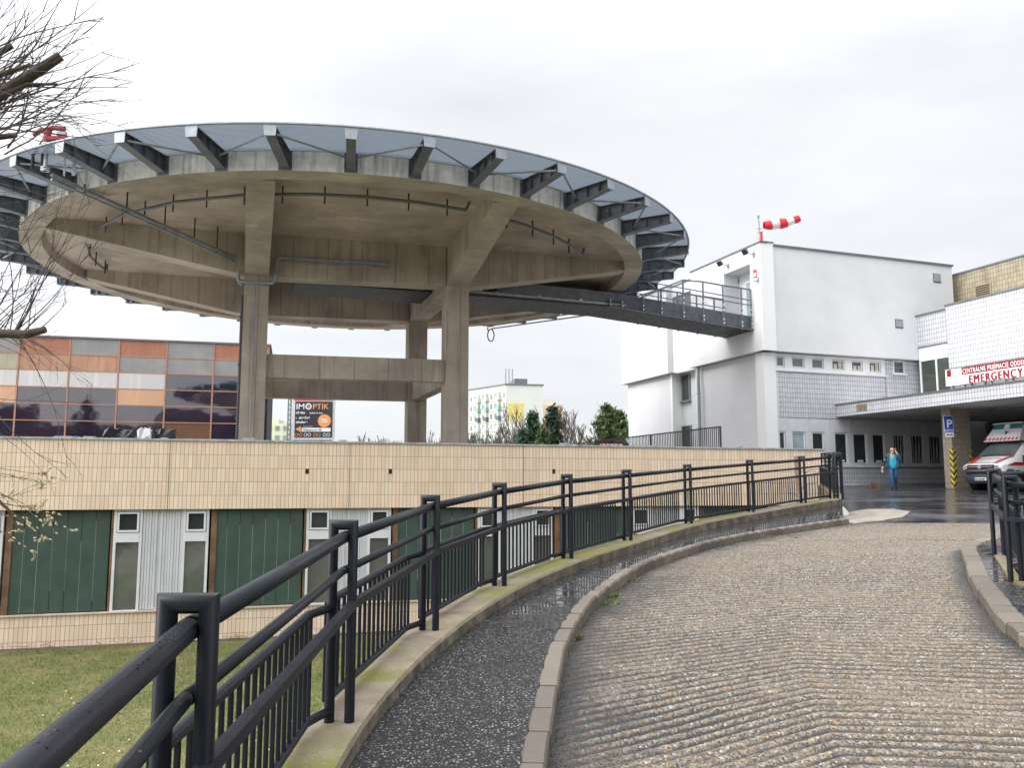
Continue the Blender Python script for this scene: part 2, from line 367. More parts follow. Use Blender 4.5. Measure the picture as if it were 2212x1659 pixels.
def kerb(path, side, w=.17, h=.12, stone=.42, zf=zg):
    mb = MB(); inner = offs(path, side*w); acc = 0; i0 = 0; rnd = random.Random(3); target = stone
    for i in range(1, len(path)):
        pass
    # resample by arc length into stones
    def resample(P, step):
        o = [P[0]]; left = step
        for a, b in zip(P, P[1:]):
            d = (b-a).length; s = 0
            while d-s > left: s += left; o.append(a.lerp(b, s/d)); left = step
            left -= d-s
        return o
    q = resample(path, .04); qi = offs(q, side*w); k = 0
    while k < len(q)-3:
        n = max(4, int(rnd.uniform(.75, 1.25)*stone/.04)); e = min(k+n, len(q)-1)
        j = rnd.uniform(-.03, .03); dz = rnd.uniform(-.004, .004); top = []; rows = []
        idx = list(range(k, e+1, 3));
        if idx[-1] != e: idx.append(e)
        for a, m_ in enumerate(idx):
            A, B = q[m_], qi[m_]; r = 0
            if a == 0 or a == len(idx)-1: r = .016
            if a == 0: A = A.lerp(q[min(m_+1, len(q)-1)], .25); B = B.lerp(qi[min(m_+1, len(q)-1)], .25)
            if a == len(idx)-1: A = A.lerp(q[m_-1], .25); B = B.lerp(qi[m_-1], .25)
            z = zf(A.x, A.y)+h+dz-r; zb = zf(A.x, A.y)-.12; V = (B-A); C1 = A+V*j
            rows.append([(C1.x, C1.y, zb), (C1.x, C1.y, z-.02), (C1.x+V.x*.1, C1.y+V.y*.1, z), (B.x-V.x*.08, B.y-V.y*.08, z), (B.x, B.y, z-.012), (B.x, B.y, zb)])
        i_before = len(mb.v); mb.grid(rows)
        mb.f.append(tuple(i_before+x for x in range(6))); mb.m.append(0)
        last = len(mb.v)-6; mb.f.append(tuple(last+x for x in range(6))[::-1]); mb.m.append(0)
        k = e
    return mb
part('kerb', kerb(KL, -1, w=.13), KERB, kind='structure')
part('kerb', kerb(KR, 1, w=.2), KERB, kind='structure')
def mat_sidewalk():
    m, t, b = newmat('wet_asphalt_footway'); p = pos(t)
    f = noise(t, p, 90, 3, .6); c = mixc(t, rng(t, f, .42, .64), (.008, .008, .011), (.040, .039, .039))
    vo = t.nodes.new('ShaderNodeTexVoronoi'); vo.inputs['Scale'].default_value = 55; t.links.new(p, vo.inputs['Vector'])
    hc_ = t.nodes.new('ShaderNodeSeparateColor'); t.links.new(vo.outputs['Color'], hc_.inputs[0]); sp = math_(t, 'MULTIPLY', math_(t, 'LESS_THAN', vo.outputs['Distance'], .36), math_(t, 'GREATER_THAN', hc_.outputs[0], .86))
    c = mixc(t, math_(t, 'MULTIPLY', sp, .75), c, (.40, .39, .37)); v3 = t.nodes.new('ShaderNodeTexVoronoi'); v3.inputs['Scale'].default_value = 130; t.links.new(p, v3.inputs['Vector']); h3 = t.nodes.new('ShaderNodeSeparateColor'); t.links.new(v3.outputs['Color'], h3.inputs[0]); c = mixc(t, math_(t, 'MULTIPLY', math_(t, 'GREATER_THAN', h3.outputs[0], .93), .55), c, (.34, .33, .32))
    pud = math_(t, 'MULTIPLY', rng(t, noise(t, p, 1.1, 5, .62), .50, .66), rng(t, noise(t, p, 9, 4, .7), .35, .6))
    sy_ = t.nodes.new('ShaderNodeSeparateXYZ'); t.links.new(p, sy_.inputs[0]); far = rng(t, sy_.outputs[1], 6.5, 12, 0, 1)
    pud = math_(t, 'MULTIPLY', rng(t, math_(t, 'ADD', noise(t, p, 1.1, 5, .62), math_(t, 'MULTIPLY', far, .42)), .50, .68), rng(t, noise(t, p, 9, 4, .7), .25, .5))
    c = mixc(t, math_(t, 'MULTIPLY', pud, .3), c, (.02, .02, .022)); b.inputs['Specular IOR Level'].default_value = .25
    t.links.new(c, b.inputs['Base Color']); t.links.new(rng(t, math_(t, 'MAXIMUM', pud, math_(t, 'MULTIPLY', rng(t, noise(t, p, .5, 3), .4, .6), .55)), 0, 1, .40, .04), b.inputs['Roughness'])
    bn = bump(t, b, math_(t, 'MULTIPLY', f, math_(t, 'SUBTRACT', 1.02, pud)), .55, .012); return m
SWALK = mat_sidewalk()
ki = offs(KL, -.125); mb = MB(); rows = []
def resamp(P, n):
    L_ = [0.]
    for a, b in zip(P, P[1:]): L_.append(L_[-1]+(b-a).length)
    o = []
    for k in range(n):
        s = L_[-1]*k/(n-1); i = max(j for j in range(len(L_)) if L_[j] <= s+1e-9); i = min(i, len(P)-2)
        o.append(P[i].lerp(P[i+1], (s-L_[i])/max(1e-9, L_[i+1]-L_[i])))
    return o
A_, B_ = resamp(cb_, 70), resamp(ki, 70)
for a, b in zip(A_, B_):
    za = a.z-float(np.interp(a.y, [5, 21], [.09, .15])); zb_ = zr(b.y)+.107
    rows.append([(a.x+(b.x-a.x)*k/6, a.y+(b.y-a.y)*k/6, za+(zb_-za)*k/6) for k in range(7)])
mb.grid(rows)
part('footway', mb, SWALK, kind='structure')
# right footway
ko = offs(KR, .195); mb = MB(); rows = []
for p in ko:
    q = Vector((p.x+6, p.y-3.2-max(0, (p.y-9))*.0, 0)) if p.y > 9 else Vector((p.x+6, p.y-1.5, 0))
    rows.append([(p.x+(q.x-p.x)*k/4, p.y+(q.y-p.y)*k/4, zg(p.x, p.y)+.10) for k in range(5)])
mb.grid(rows); part('footway', mb, SWALK, kind='structure')
# road: ridged ramp built as a dense sheet so that the chevron ridges are real
def road_mesh():
    ys = np.concatenate([np.arange(-2.2, 3.6, .12), np.arange(3.6, 19.05, .022)])
    kl = np.array([(p.x, p.y) for p in KL]); kr = np.array([(p.x, p.y) for p in KR])
    xl = np.interp(ys, kl[:, 1], kl[:, 0])-.06; xr = np.where(ys < 15.2, np.interp(ys, kr[:, 1], kr[:, 0])+.06, 15.5)
    xr = np.minimum(xr, 15.5); xr = np.maximum(xr, 4.0)
    nx = 210; s = np.linspace(0, 1, nx)
    X = xl[:, None]+(xr-xl)[:, None]*s[None]; Y = np.repeat(ys[:, None], nx, 1)
    cx = np.interp(ys, [0, 4.7, 6.1, 7.6, 9.5, 12, 15, 18, 19], [1.4, 1.74, 2.04, 2.4, 3.1, 4.4, 6.2, 8.3, 9])
    D = X-cx[:, None]
    sl = np.interp(ys, [0, 4.5, 8, 11, 19], [.7, .7, .35, -.02, -.25])[:, None]; sr = np.interp(ys, [0, 5, 10, 19], [-.2, -.2, -.3, -.42])[:, None]
    rs = np.random.RandomState(4)
    def lownoise(sx, sy):      # smooth noise from a coarse random lattice
        gx_, gy_ = int(18/sx)+3, int(24/sy)+3; G = rs.rand(gy_, gx_); fx = (X+1.5)/sx; fy = (Y+3)/sy; ix = np.clip(fx.astype(int), 0, gx_-2); iy = np.clip(fy.astype(int), 0, gy_-2); tx = fx-ix; ty = fy-iy; tx = tx*tx*(3-2*tx); ty = ty*ty*(3-2*ty)
        return (G[iy, ix]*(1-tx)+G[iy, ix+1]*tx)*(1-ty)+(G[iy+1, ix]*(1-tx)+G[iy+1, ix+1]*tx)*ty
    wob = lownoise(2.2, 1.6)*.12+lownoise(.35, .3)*.022
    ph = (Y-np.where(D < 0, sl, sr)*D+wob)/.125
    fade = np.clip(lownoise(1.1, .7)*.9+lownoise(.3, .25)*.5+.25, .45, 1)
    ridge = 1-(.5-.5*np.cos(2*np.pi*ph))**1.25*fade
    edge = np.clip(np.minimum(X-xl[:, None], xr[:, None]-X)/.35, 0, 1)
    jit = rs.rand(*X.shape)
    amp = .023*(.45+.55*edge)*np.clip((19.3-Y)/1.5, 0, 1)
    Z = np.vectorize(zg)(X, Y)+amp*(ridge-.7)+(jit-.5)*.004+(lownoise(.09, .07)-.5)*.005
    co = np.stack([X, Y, Z], -1).reshape(-1, 3)
    ny = len(ys); idx = np.arange(ny*nx).reshape(ny, nx)
    q = np.stack([idx[:-1, :-1], idx[:-1, 1:], idx[1:, 1:], idx[1:, :-1]], -1).reshape(-1, 4)
    me = bpy.data.meshes.new('road'); me.vertices.add(len(co)); me.vertices.foreach_set('co', co.ravel())
    me.loops.add(q.size); me.loops.foreach_set('vertex_index', q.ravel()); me.polygons.add(len(q))
    me.polygons.foreach_set('loop_start', np.arange(0, q.size, 4)); me.update(calc_edges=True)
    at = me.attributes.new('ridge', 'FLOAT', 'POINT'); at.data.foreach_set('value', (ridge*np.clip(edge*1.3, 0, 1)).ravel())
    ed = me.attributes.new('edge', 'FLOAT', 'POINT'); ed.data.foreach_set('value', np.clip(np.minimum((X-xl[:, None])/1.3, (xr[:, None]-X)/.6), 0, 1).ravel())
    m, t, b = newmat('ribbed_gravel_asphalt'); p = pos(t)
    ar = t.nodes.new('ShaderNodeAttribute'); ar.attribute_name = 'ridge'; ae = t.nodes.new('ShaderNodeAttribute'); ae.attribute_name = 'edge'
    v = t.nodes.new('ShaderNodeTexVoronoi'); v.inputs['Scale'].default_value = 75; t.links.new(p, v.inputs['Vector'])
    hs = t.nodes.new('ShaderNodeSeparateColor'); t.links.new(v.outputs['Color'], hs.inputs[0])
    peb = mixc(t, hs.outputs[0], (.072, .061, .048), (.28, .24, .188)); peb = mixc(t, math_(t, 'GREATER_THAN', hs.outputs[1], .93), peb, (.42, .40, .37)); peb = mixc(t, math_(t, 'LESS_THAN', hs.outputs[1], .10), peb, (.30, .20, .075)); peb = mixc(t, math_(t, 'LESS_THAN', hs.outputs[2], .14), peb, (.02, .018, .016))
    peb = mixc(t, math_(t, 'GREATER_THAN', hs.outputs[2], .90), peb, (.20, .10, .055))
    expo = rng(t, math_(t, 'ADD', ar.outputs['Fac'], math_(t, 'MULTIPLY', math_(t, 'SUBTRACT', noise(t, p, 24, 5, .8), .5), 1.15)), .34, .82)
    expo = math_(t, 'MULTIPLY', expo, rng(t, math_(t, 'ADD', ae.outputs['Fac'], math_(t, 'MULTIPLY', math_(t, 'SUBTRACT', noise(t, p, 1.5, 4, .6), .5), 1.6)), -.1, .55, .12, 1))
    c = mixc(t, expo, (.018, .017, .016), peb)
    c = mixc(t, math_(t, 'MULTIPLY', rng(t, noise(t, p, .45, 4, .5), .45, .65), .22), c, (.19, .14, .09))
    c = mixc(t, math_(t, 'MULTIPLY', rng(t, noise(t, p, 2.6, 5, .7, (1, 1.8, 1)), .64, .70), .7), c, (.022, .02, .018))
    t.links.new(c, b.inputs['Base Color'])
    t.links.new(rng(t, math_(t, 'MULTIPLY', expo, 1), 0, 1, .16, .46), b.inputs['Roughness'])
    bump(t, b, math_(t, 'SUBTRACT', 1, v.outputs['Distance']), .8, .012)
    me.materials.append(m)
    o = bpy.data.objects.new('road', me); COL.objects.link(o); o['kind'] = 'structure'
road_mesh()
# plaza asphalt (wet)
def mat_plaza():
    m, t, b = newmat('wet_asphalt_plaza'); p = pos(t)
    f = noise(t, p, 60, 3, .6); c = mixc(t, rng(t, f, .35, .65), (.035, .035, .038), (.07, .07, .073))
    wet = rng(t, noise(t, p, .35, 5, .55, (1, 1.9, 1)), .40, .60)
    t.links.new(mixc(t, wet, c, (.028, .028, .031)), b.inputs['Base Color'])
    t.links.new(rng(t, wet, 0, 1, .30, .07), b.inputs['Roughness']); bump(t, b, f, .25, .006); return m
PLAZA = mat_plaza()
mb = MB()
xs_l = [(19.03, 7.1), (21, 8.25), (24, 9.25), (27, 10.2), (31, 11.4), (36, 12.2), (41, 12.2), (47, 12.2), (60, 12.2)]
rows = []
for y, xl in xs_l:
    rows.append([(xl+(60-xl)*(k/12)**1.5, y, zr(y)-.006) for k in range(13)])
mb.grid(rows); part('plaza', mb, PLAZA, kind='structure')
# pale worn concrete apron at the end of the footway
mb = MB(); ap = [(7.2, 18.95), (7.45, 18.8), (8.3, 19.5), (9.3, 20.6), (10.3, 22.4), (10.4, 23.6), (9.6, 23.4), (8.7, 22.3), (8.2, 21.15), (6.6, 19.45), (6.3, 18.9)]
mb.face([(x, y, zr(y)+.02) for x, y in ap])
for (x0, y0), (x1, y1) in zip(ap, ap[1:]+ap[:1]): mb.face([(x0, y0, zr(y0)-.1), (x1, y1, zr(y1)-.1), (x1, y1, zr(y1)+.02), (x0, y0, zr(y0)+.02)])
part('pavement', mb, M('pale_mortar', (.27, .235, .195), .8, var=.35, vs=3, bs=.5), kind='structure')
# ================================================================== BEIGE BUILDING (long low block with roof)
def K(ox, oy, s): return lambda cx, cy: ((ox+cx/s)/1.0289, (oy+cy/s)/1.0289)
K3, K4, K5, K6, K7 = K(1300, 420, 2.2664), K(0, 700, 2.9105), K(560, 600, 2.9105), K(1240, 580, 3.95), K(1780, 700, 3.6876)
a = atY(0, 946, 24.); r = ray(1780, 972.4); b = r*(a.z/r.z)
XB = Vector((b.x-a.x, b.y-a.y)).normalized(); FB = Frame((a.x, a.y), XB, (XB.y, -XB.x))
ZTOP = a.z; TEND = (Vector((b.x, b.y))-FB.O).dot(XB)
def zB(v, u=300): return FB.hit(u, v)[1]
TL = -14.
BT = tiles('beige_tile', (.86, .69, .525), (.75, .585, .44), (.20, .15, .11), .1165, (zB(951)-zB(1101))/5, X=XB, mort=.0062, zoff=-(zB(1101) % ((zB(951)-zB(1101))/5)), dirt=.10)
bb = empty('tiled_building', FB.pt(8, -4.4, 0), 'long low building clad in beige tiles with green panels and a flat roof', 'building')
zb, zt, zs, zp = zB(1101), zB(951), zB(1321), -4.45
def behind(fr, t, n): q = fr.O+fr.X*t+fr.N*n; return (q.x, q.y)
mb = MB(); mb.fbox(FB, TL, TEND, zb, zt, -.35, 0); 
mb.fbox(FB, TEND-.3, TEND, zp, zt-.001, -9, -.351)                 # end wall
part('upper_wall_band', mb, BT, bb)
mb = MB(); mb.fbox(FB, TL, TEND-.3, zp, zs, -.6, -.02); part('plinth', mb, BT, bb)
mb = MB(); mb.fbox(FB, TL, TEND-.301, zs, zt-.02, -.9, -.352); part('inner_wall', mb, DARKIN, bb)
mb = MB(); mb.poly([behind(FB, TL, -.6), behind(FB, TEND-.3, -.6), behind(FB, TEND-.3, -9), behind(FB, 17, -9), behind(FB, 17, -26), behind(FB, TL, -26)], zt-.35, zt-.12)
part('roof', mb, M('roof_gravel', (.42, .41, .39), .9, var=.3, vs=3), bb)
mb = MB(); mb.fbox(FB, TL, TEND+.04, zt, zt+.055, -.42, .05)
for i in range(14):
    t = random.uniform(0, 29); mb.fbox(FB, t, t+random.uniform(.15, .5), zt+.055, zt+.055+random.uniform(.02, .07), -.3, -.05)
part('parapet_flashing', mb, CAPL, bb)
BJ = M('black_joint', (.02, .018, .016), .8)
for t in (FB.hit((560+633/2.9105)/1.0289, 1000)[0], FB.hit((560+1757/2.9105)/1.0289, 1000)[0], FB.hit(366, 1000)[0]):
    mb = MB(); mb.fbox(FB, t-.008, t+.008, zb, zt, 0, .003); part('expansion_joint', mb, BJ, bb)
OV = M('overflow_hole', (.035, .02, .012), .9)
for cx in (357, 895, 1952):
    t, z = FB.hit(*K5(cx, 1303)); mb = MB(); mb.fbox(FB, t-.05, t+.05, z-.075, z+.075, 0, .004); mb.tube([FB.pt(t-.02, z-.03, .0), FB.pt(t-.02, z-.04, .05)], .03, 8); part('drain_outlet', mb, OV, bb)
mod0 = FB.hit(462, 1115)[0]; mod = (FB.hit(1215, 1115)[0]-FB.hit(32, 1115)[0])/3
lay = [FB.hit(u, 1115)[0]-mod0 for u in (462, 656, 663, 718, 796, 846, 848, 862)]
def mat_green():
    m, t, b = newmat('green_board'); p = pos(t)
    c = mixc(t, rng(t, noise(t, p, 2, 5, .6), .3, .7), (.030, .060, .046), (.050, .088, .069))
    c = mixc(t, math_(t, 'MULTIPLY', rng(t, noise(t, p, 30, 3, .7), .62, .8), .35), c, (.2, .24, .2))
    t.links.new(c, b.inputs['Base Color']); b.inputs['Roughness'].default_value = .6; return m
GREEN = mat_green()
RUST = M('rusty_post', (.15, .085, .045), .8, var=.5, vs=2.5, streak=.7, sc=(.30, .11, .035))
RIB = M('ribbed_pvc', (.60, .61, .63), .45, var=.06, streak=.15, sc=(.3, .3, .28))
FRM = M('window_frame_white', (.68, .69, .71), .4, var=.05, streak=.1, sc=(.35, .35, .33))
wz = [zB(v) for v in (1103, 1109, 1146, 1151, 1157, 1172, 1320)]
for k in range(-2, 6):
    o = mod0+k*mod; g0, g1, w0, w1, r1, w2, q0, q1 = [o+x for x in lay]
    if o > TEND-1: break
    # green boards with gaps
    if g0 < TEND:
        mb = MB(); n = 7; bw = (g1-g0-.02)/n; cm = MB()
        for j in range(n):
            if g0+(j+1)*bw > TEND-.35: break
            mb.fbox(FB, g0+.01+j*bw+.006, g0+.01+(j+1)*bw-.006, zs+.03, zb-.01-random.uniform(0, .02), -.19, -.165+random.uniform(-.006, .006))
            if j: cm.fbox(FB, g0+.01+j*bw-.004, g0+.01+j*bw+.004, zs+.03+random.choice((0, .3, .6)), zb-random.choice((.3, .5, .9)), -.186, -.172)
        part('green_panel', mb, GREEN, bb); 
        if cm.v: part('panel_joint', cm, M('pale_joint', (.5, .52, .48), .7), bb)
    def fits(x): return x < TEND-.35
    for s0, s1 in ((g1, w0-.01), (q0, q1-.01)):
        if fits(s1):
            mb = MB(); mb.fbox(FB, s0+.03, s1, zs, zb, -.3, -.13); part('rusty_post', mb, RUST, bb)
    for s0, s1 in ((w0, w1), (r1, w2)):
        if not fits(s1): continue
        mb = MB()
        mb.fbox(FB, s0, s0+.075, zs, zb, -.26, -.11); mb.fbox(FB, s1-.075, s1, zs, zb, -.26, -.11)
        mb.fbox(FB, s0+.0751, s1-.0751, wz[5]-.0, wz[3], -.26, -.10); mb.fbox(FB, s0+.0751, s1-.0751, wz[0]-.03, zb, -.26, -.112)
        mb.fbox(FB, s0+.0751, s1-.0751, zs, zs+.03, -.26, -.108)
        wf = part('window', mb, FRM, bb)
        mb = MB(); x0, x1, y0, y1 = s0+.09, s1-.09, wz[3]+.015, wz[0]-.045
        for q in ((x0, x0+.055, y0, y1), (x1-.055, x1, y0, y1), (x0+.055, x1-.055, y0, y0+.055), (x0+.055, x1-.055, y1-.055, y1)): mb.fbox(FB, q[0], q[1], q[2], q[3], -.2, -.075)
        part('vent_sash', mb, FRM, wf)
        mb = MB(); mb.fbox(FB, x0+.05, x1-.05, y0+.05, y1-.05, -.16, -.15); part('pane', mb, GLASS_D, wf)
        mb = MB(); mb.fbox(FB, s0+.07, s1-.07, zs+.03, wz[5], -.18, -.17); part('pane', mb, GLASS_G, wf)
    if fits(r1):
        mb = MB(); x = w1+.005; n = 14; dw = (r1-w1-.01)/n
        for j in range(n):
            mb.fbox(FB, x+j*dw+.012, x+(j+1)*dw-.0, zs+.02, zb-.005, -.2, -.14-.014*(j % 2)-(.03 if j in (5, 8) else 0))
        mb.fbox(FB, w1+.001, r1-.001, zs, zb-.003, -.24, -.185)
        part('ribbed_cladding', mb, RIB, bb)
mb = MB(); mb.fbox(FB, TL, TEND-.32, zs-.03, zs+.004, -.3, .03); part('plinth_cap', mb, M('pale_sill', (.55, .45, .36), .7, var=.2), bb)
mb = MB()
for k in range(60):
    t = random.uniform(-3, 14); z0 = -4.4; a_ = FB.pt(t, z0, random.uniform(.02, .5)); 
    mb.tube([a_, a_+Vector((random.uniform(-.2, .2), random.uniform(-.1, .1), random.uniform(.05, .16))), a_+Vector((random.uniform(-.4, .4), random.uniform(-.2, .2), random.uniform(.02, .1)))], .006, 3, cap=False)
part('dry_twigs', mb, M('dead_stems', (.10, .07, .045), .9), label='line of dead stems and leaf litter along the beige wall foot', cat='plant litter', kind='stuff', base=FB.pt(3, -4.4, .2))
mb = MB(); rows = []
for k in range(60):
    t = -4+k*.35; rows.append([FB.pt(t, -4.385, -.02), FB.pt(t, -4.375, .25), FB.pt(t, -4.397, .5+.25*random.random())])
mb.grid(rows); part('soil', mb, M('bare_soil', (.085, .06, .042), .95, var=.4, vs=8, bs=.6), kind='structure')
# ---------- black rubbish sheet with white patch lying on the roof
def crumple(c, X, sx, sy, sz, n=(14, 6), seed=1, amp=.06):
    rnd = random.Random(seed); X = Vector((X[0], X[1], 0)); Y = Vector((-X.y, X.x, 0)); rows = []; mb = MB()
    prof = [(-1, 0), (-.98, .5), (-.9, .93), (-.3, 1), (.3, .96), (.9, 1), (1, .5), (1, 0)]
    for i in range(n[0]+1):
        s = -1+2*i/n[0]; f = 1 if 0 < i < n[0] else .93
        rows.append([Vector(c)+X*(s*sx/2+rnd.uniform(-amp, amp))+Y*(p[0]*f*sy/2+rnd.uniform(-amp, amp))+Vector((0, 0, max(0, p[1]*f*sz+rnd.uniform(-amp, amp)*(p[1] > 0)))) for p in prof])
    mb.grid(rows); mb.face(rows[0]); mb.face(rows[-1][::-1]); return mb
tz = zt+.05; t0 = FB.hit(*K4(590, 800))[0]; t1 = FB.hit(*K4(1040, 800))[0]
rc = FB.pt((t0+t1)/2+.25, zt-.12, -1.2)
rb = empty('tarpaulin_heap', rc, 'crumpled black tarpaulin heap with a white patch lying on the beige building roof', 'tarpaulin')
W_ = t1-t0
part('sheet', crumple(rc, XB, W_*1.05, .8, .52, seed=4), M('black_foil', (.012, .012, .014), .3, var=.5, vs=6), rb)
mb = crumple(FB.pt((t0+t1)/2+.4, zt-.1, -.75), XB, .38, .1, .5, n=(5, 3), seed=9, amp=.05); part('white_patch', mb, WHITEP, rb)
mb = crumple(FB.pt(t0+.6, zt-.1, -.7), XB, 1.0, .12, .14, n=(6, 3), seed=5, amp=.03); part('fold', mb, M('grey_foil', (.35, .35, .36), .4), rb)
# ================================================================== WHITE BLOCK
zmid = FA.hit(1655, 760)[1]+.09; ztopw = FL_.hit(1645, 519)[1]
wb = empty('white_block', Vector((P0.x, P0.y, 0)), 'white rendered hospital block with an overhanging upper storey and a row of small windows', 'building')
S1, S2, S3 = FL_.hit(1499, 900)[0], FL_.hit(1445, 900)[0], FL_.hit(1345, 900)[0]
TE = FA.hit(2057, 600)[0]
def foot(s0, s1, t0, t1):     # footprint: s along E2, t along E1
    return [tuple(P0+E1*t0+E2*s0), tuple(P0+E1*t1+E2*s0), tuple(P0+E1*t1+E2*s1), tuple(P0+E1*t0+E2*s1)]
# upper storey: core plus outer left wall with the door niche
sn0 = FL_.hit(1620.5, 600)[0]; sn1 = FL_.hit(1563.5, 600)[0]; zn1 = FL_.hit(1620.5, 569.5)[1]; zn0 = 7.95
mb = MB()
mb.poly(foot(0, S1, .9, TE), zmid, ztopw-.06)
mb.poly(foot(0, sn0, 0, .899), zmid, ztopw-.06); mb.poly(foot(sn1, S1, 0, .899), zmid, ztopw-.06)
mb.poly(foot(sn0+.001, sn1-.001, 0, .898), zmid, zn0); mb.poly(foot(sn0+.001, sn1-.001, 0, .898), zn1, ztopw-.06)
mb.poly(foot(S1+.001, S2, .35, TE), zmid-.05, ztopw-.3); mb.poly(foot(S2+.001, S3, 0, TE), zmid, ztopw-.3)
part('upper_storey', mb, PLASTER, wb)
mb = MB(); mb.poly(foot(-.06, 0, .0, .75), zmid-.01, ztopw-.02); part('corner_strip', mb, PLASTER2, wb)
mb = MB()
mb.fbox(FL_, -.1, S1, ztopw-.06, ztopw, -.4, .06); mb.fbox(FA, .78, TE+.05, ztopw-.16, ztopw-.061, -.4, .08); mb.fbox(FA, -.0, .78, ztopw-.02, ztopw+.03, -.399, .1)
mb.fbox(FL_, S1+.01, S2, ztopw-.3, ztopw-.24, -.7, -.3); mb.fbox(FL_, S2, S3, ztopw-.3, ztopw-.24, -.4, .06)
part('roof_edge', mb, CAP, wb)
mb = MB(); mb.poly(foot(S1*.0+.4, S1-.05, .4, TE-.1), ztopw-.1, ztopw-.07); part('roof', mb, CAP, wb)
# soffit line under overhang
mb = MB(); mb.fbox(FL_, -.0, S1+.25, zmid-.03, zmid-.001, -.5, .03); mb.fbox(FL_, S2-.3, S3+.1, zmid-.03, zmid-.001, -.5, .03); mb.fbox(FA, 0.031, TE-3, zmid-.03, zmid-.001, -.5, .03)
part('drip_edge', mb, M('drip_edge', (.42, .42, .43), .6), wb)
# lower storeys
NB = -.35
mb = MB()
zlow = 0
mb.poly(foot(.351, S1-.02, .352, .9), -.5, zmid-.05); mb.poly(foot(S1-.019, S2+.0, .9, 1.2), -.5, zmid-.06); mb.poly(foot(S2+.001, S3-.1, .352, 1.2), -.5, zmid-.05)
mb.poly(foot(.352, .85, .9, 1.05), -.5, zmid-.05)
mb.poly(foot(.6, S3-.2, 1.2, TE+4), -.6, zmid-.06)
part('lower_wall', mb, PLASTER, wb)
# little buttress strips
mb = MB(); mb.fbox(FL_, S1-.45, S1+.05, -.5, zmid-.052, -.9, -.2); part('corner_strip', mb, PLASTER2, wb)
mb = MB(); mb.fbox(FL_, S2-.0, S2+.18, -.5, zmid-.052, -.9, -.25); part('corner_strip', mb, PLASTER2, wb)
mb = MB(); tq = FA.hit(1675, 850, NB)[0]
mb.fbox(FA, .2, tq, -.5, zmid-.052, -.9, -.25)
part('corner_strip', mb, PLASTER2, wb)
# left-face windows (set in the recessed strip)
def framed(fr, t0, t1, z0, z1, n, parent, fm, gm, fw=.07, mull=(), trans=(), name='window', depth=.1, label=None):
    mb = MB(); mb.fbox(fr, t0, t0+fw, z0, z1, n-depth, n); mb.fbox(fr, t1-fw, t1, z0, z1, n-depth, n)
    mb.fbox(fr, t0+fw, t1-fw, z0, z0+fw, n-depth, n-.002); mb.fbox(fr, t0+fw, t1-fw, z1-fw, z1, n-depth, n-.002)
    for m_ in mull: mb.fbox(fr, m_-fw/2, m_+fw/2, z0+fw, z1-fw, n-depth, n-.004)
    for m_ in trans: mb.fbox(fr, t0+fw, t1-fw, m_-fw/2, m_+fw/2, n-depth, n-.006)
    w = part(name, mb, fm, parent, label=label)
    mb = MB(); mb.fbox(fr, t0+fw*.8, t1-fw*.8, z0+fw*.8, z1-fw*.8, n-depth*.6, n-depth*.5); part('pane', mb, gm, w); return w
GREYF = M('grey_window_frame', (.20, .21, .22), .5)
a0 = FL_.hit(*K6(1160, 1240), -.85); a1 = FL_.hit(*K6(1020, 1000), -.85)
c0 = FL_.hit(*K6(1160, 1100), -.85)[0]; c1 = FL_.hit(*K6(1015, 1100), -.85)[0]; zz0 = FL_.hit(*K6(1090, 1240), -.85)[1]; zz1 = FL_.hit(*K6(1090, 1005), -.85)[1]
framed(FL_, c0, c1, zz0, zz1, -.8, wb, GREYF, GLASS_D, mull=((c0+c1)/2-.1,))
mb = MB(); mb.fbox(FL_, c0-.05, c1+.05, zz0-.06, zz0-.01, -.9, -.7); part('window_sill', mb, CAP, wb)
zd1 = FL_.hit(*K6(1090, 1450), -.85)[1]
framed(FL_, c0, c1+.05, 0.3, zd1, -.8, wb, GREYF, GLASS_D, mull=((c0+c1)/2,), trans=(1.3,), name='door')
t_, z_ = FL_.hit(*K6(1074, 1424), -.85); mb = MB(); mb.fbox(FL_, t_-.12, t_+.12, z_-.08, z_+.08, -.9, -.7); part('lamp', mb, WHITEP, wb)
# second upper window behind the bridge
c0, z0_ = FL_.hit(*K3(645, 560), 0); c1, z1_ = FL_.hit(*K3(560, 495), 0)
framed(FL_, S1+.15, S2-.15, z0_-.6, z1_+.1, -.3, wb, GREYF, GLASS_B)
# niche door sign
mb = MB(); q = FL_.hit(*K3(762, 466), -.8); mb.fbox(FL_, q[0]-.12, q[0]+.12, q[1]-.12, q[1]+.12, -.9, -.87); part('notice', mb, M('dark_sign', (.06, .06, .07), .5), wb)
framed(FL_, sn0+.25, sn1-.6, zn0+.05, zn1-.5, -.84, wb, WHITEF, GLASS_L, name='door', depth=.05)
# downpipe
mb = MB(); tdp = FL_.hit(1509, 900, -.1)[0]; mb.tube([FL_.pt(tdp, zmid-.05, -.12), FL_.pt(tdp, zmid-.4, -.12), FL_.pt(tdp, .1, -.12)], .075, 10)
for z in (1.5, 3.2, 5): mb.fbox(FL_, tdp-.1, tdp+.1, z, z+.05, -.35, -.03)
part('downpipe', mb, M('zinc_pipe', (.36, .42, .46), .45, .4), wb, smooth=False)
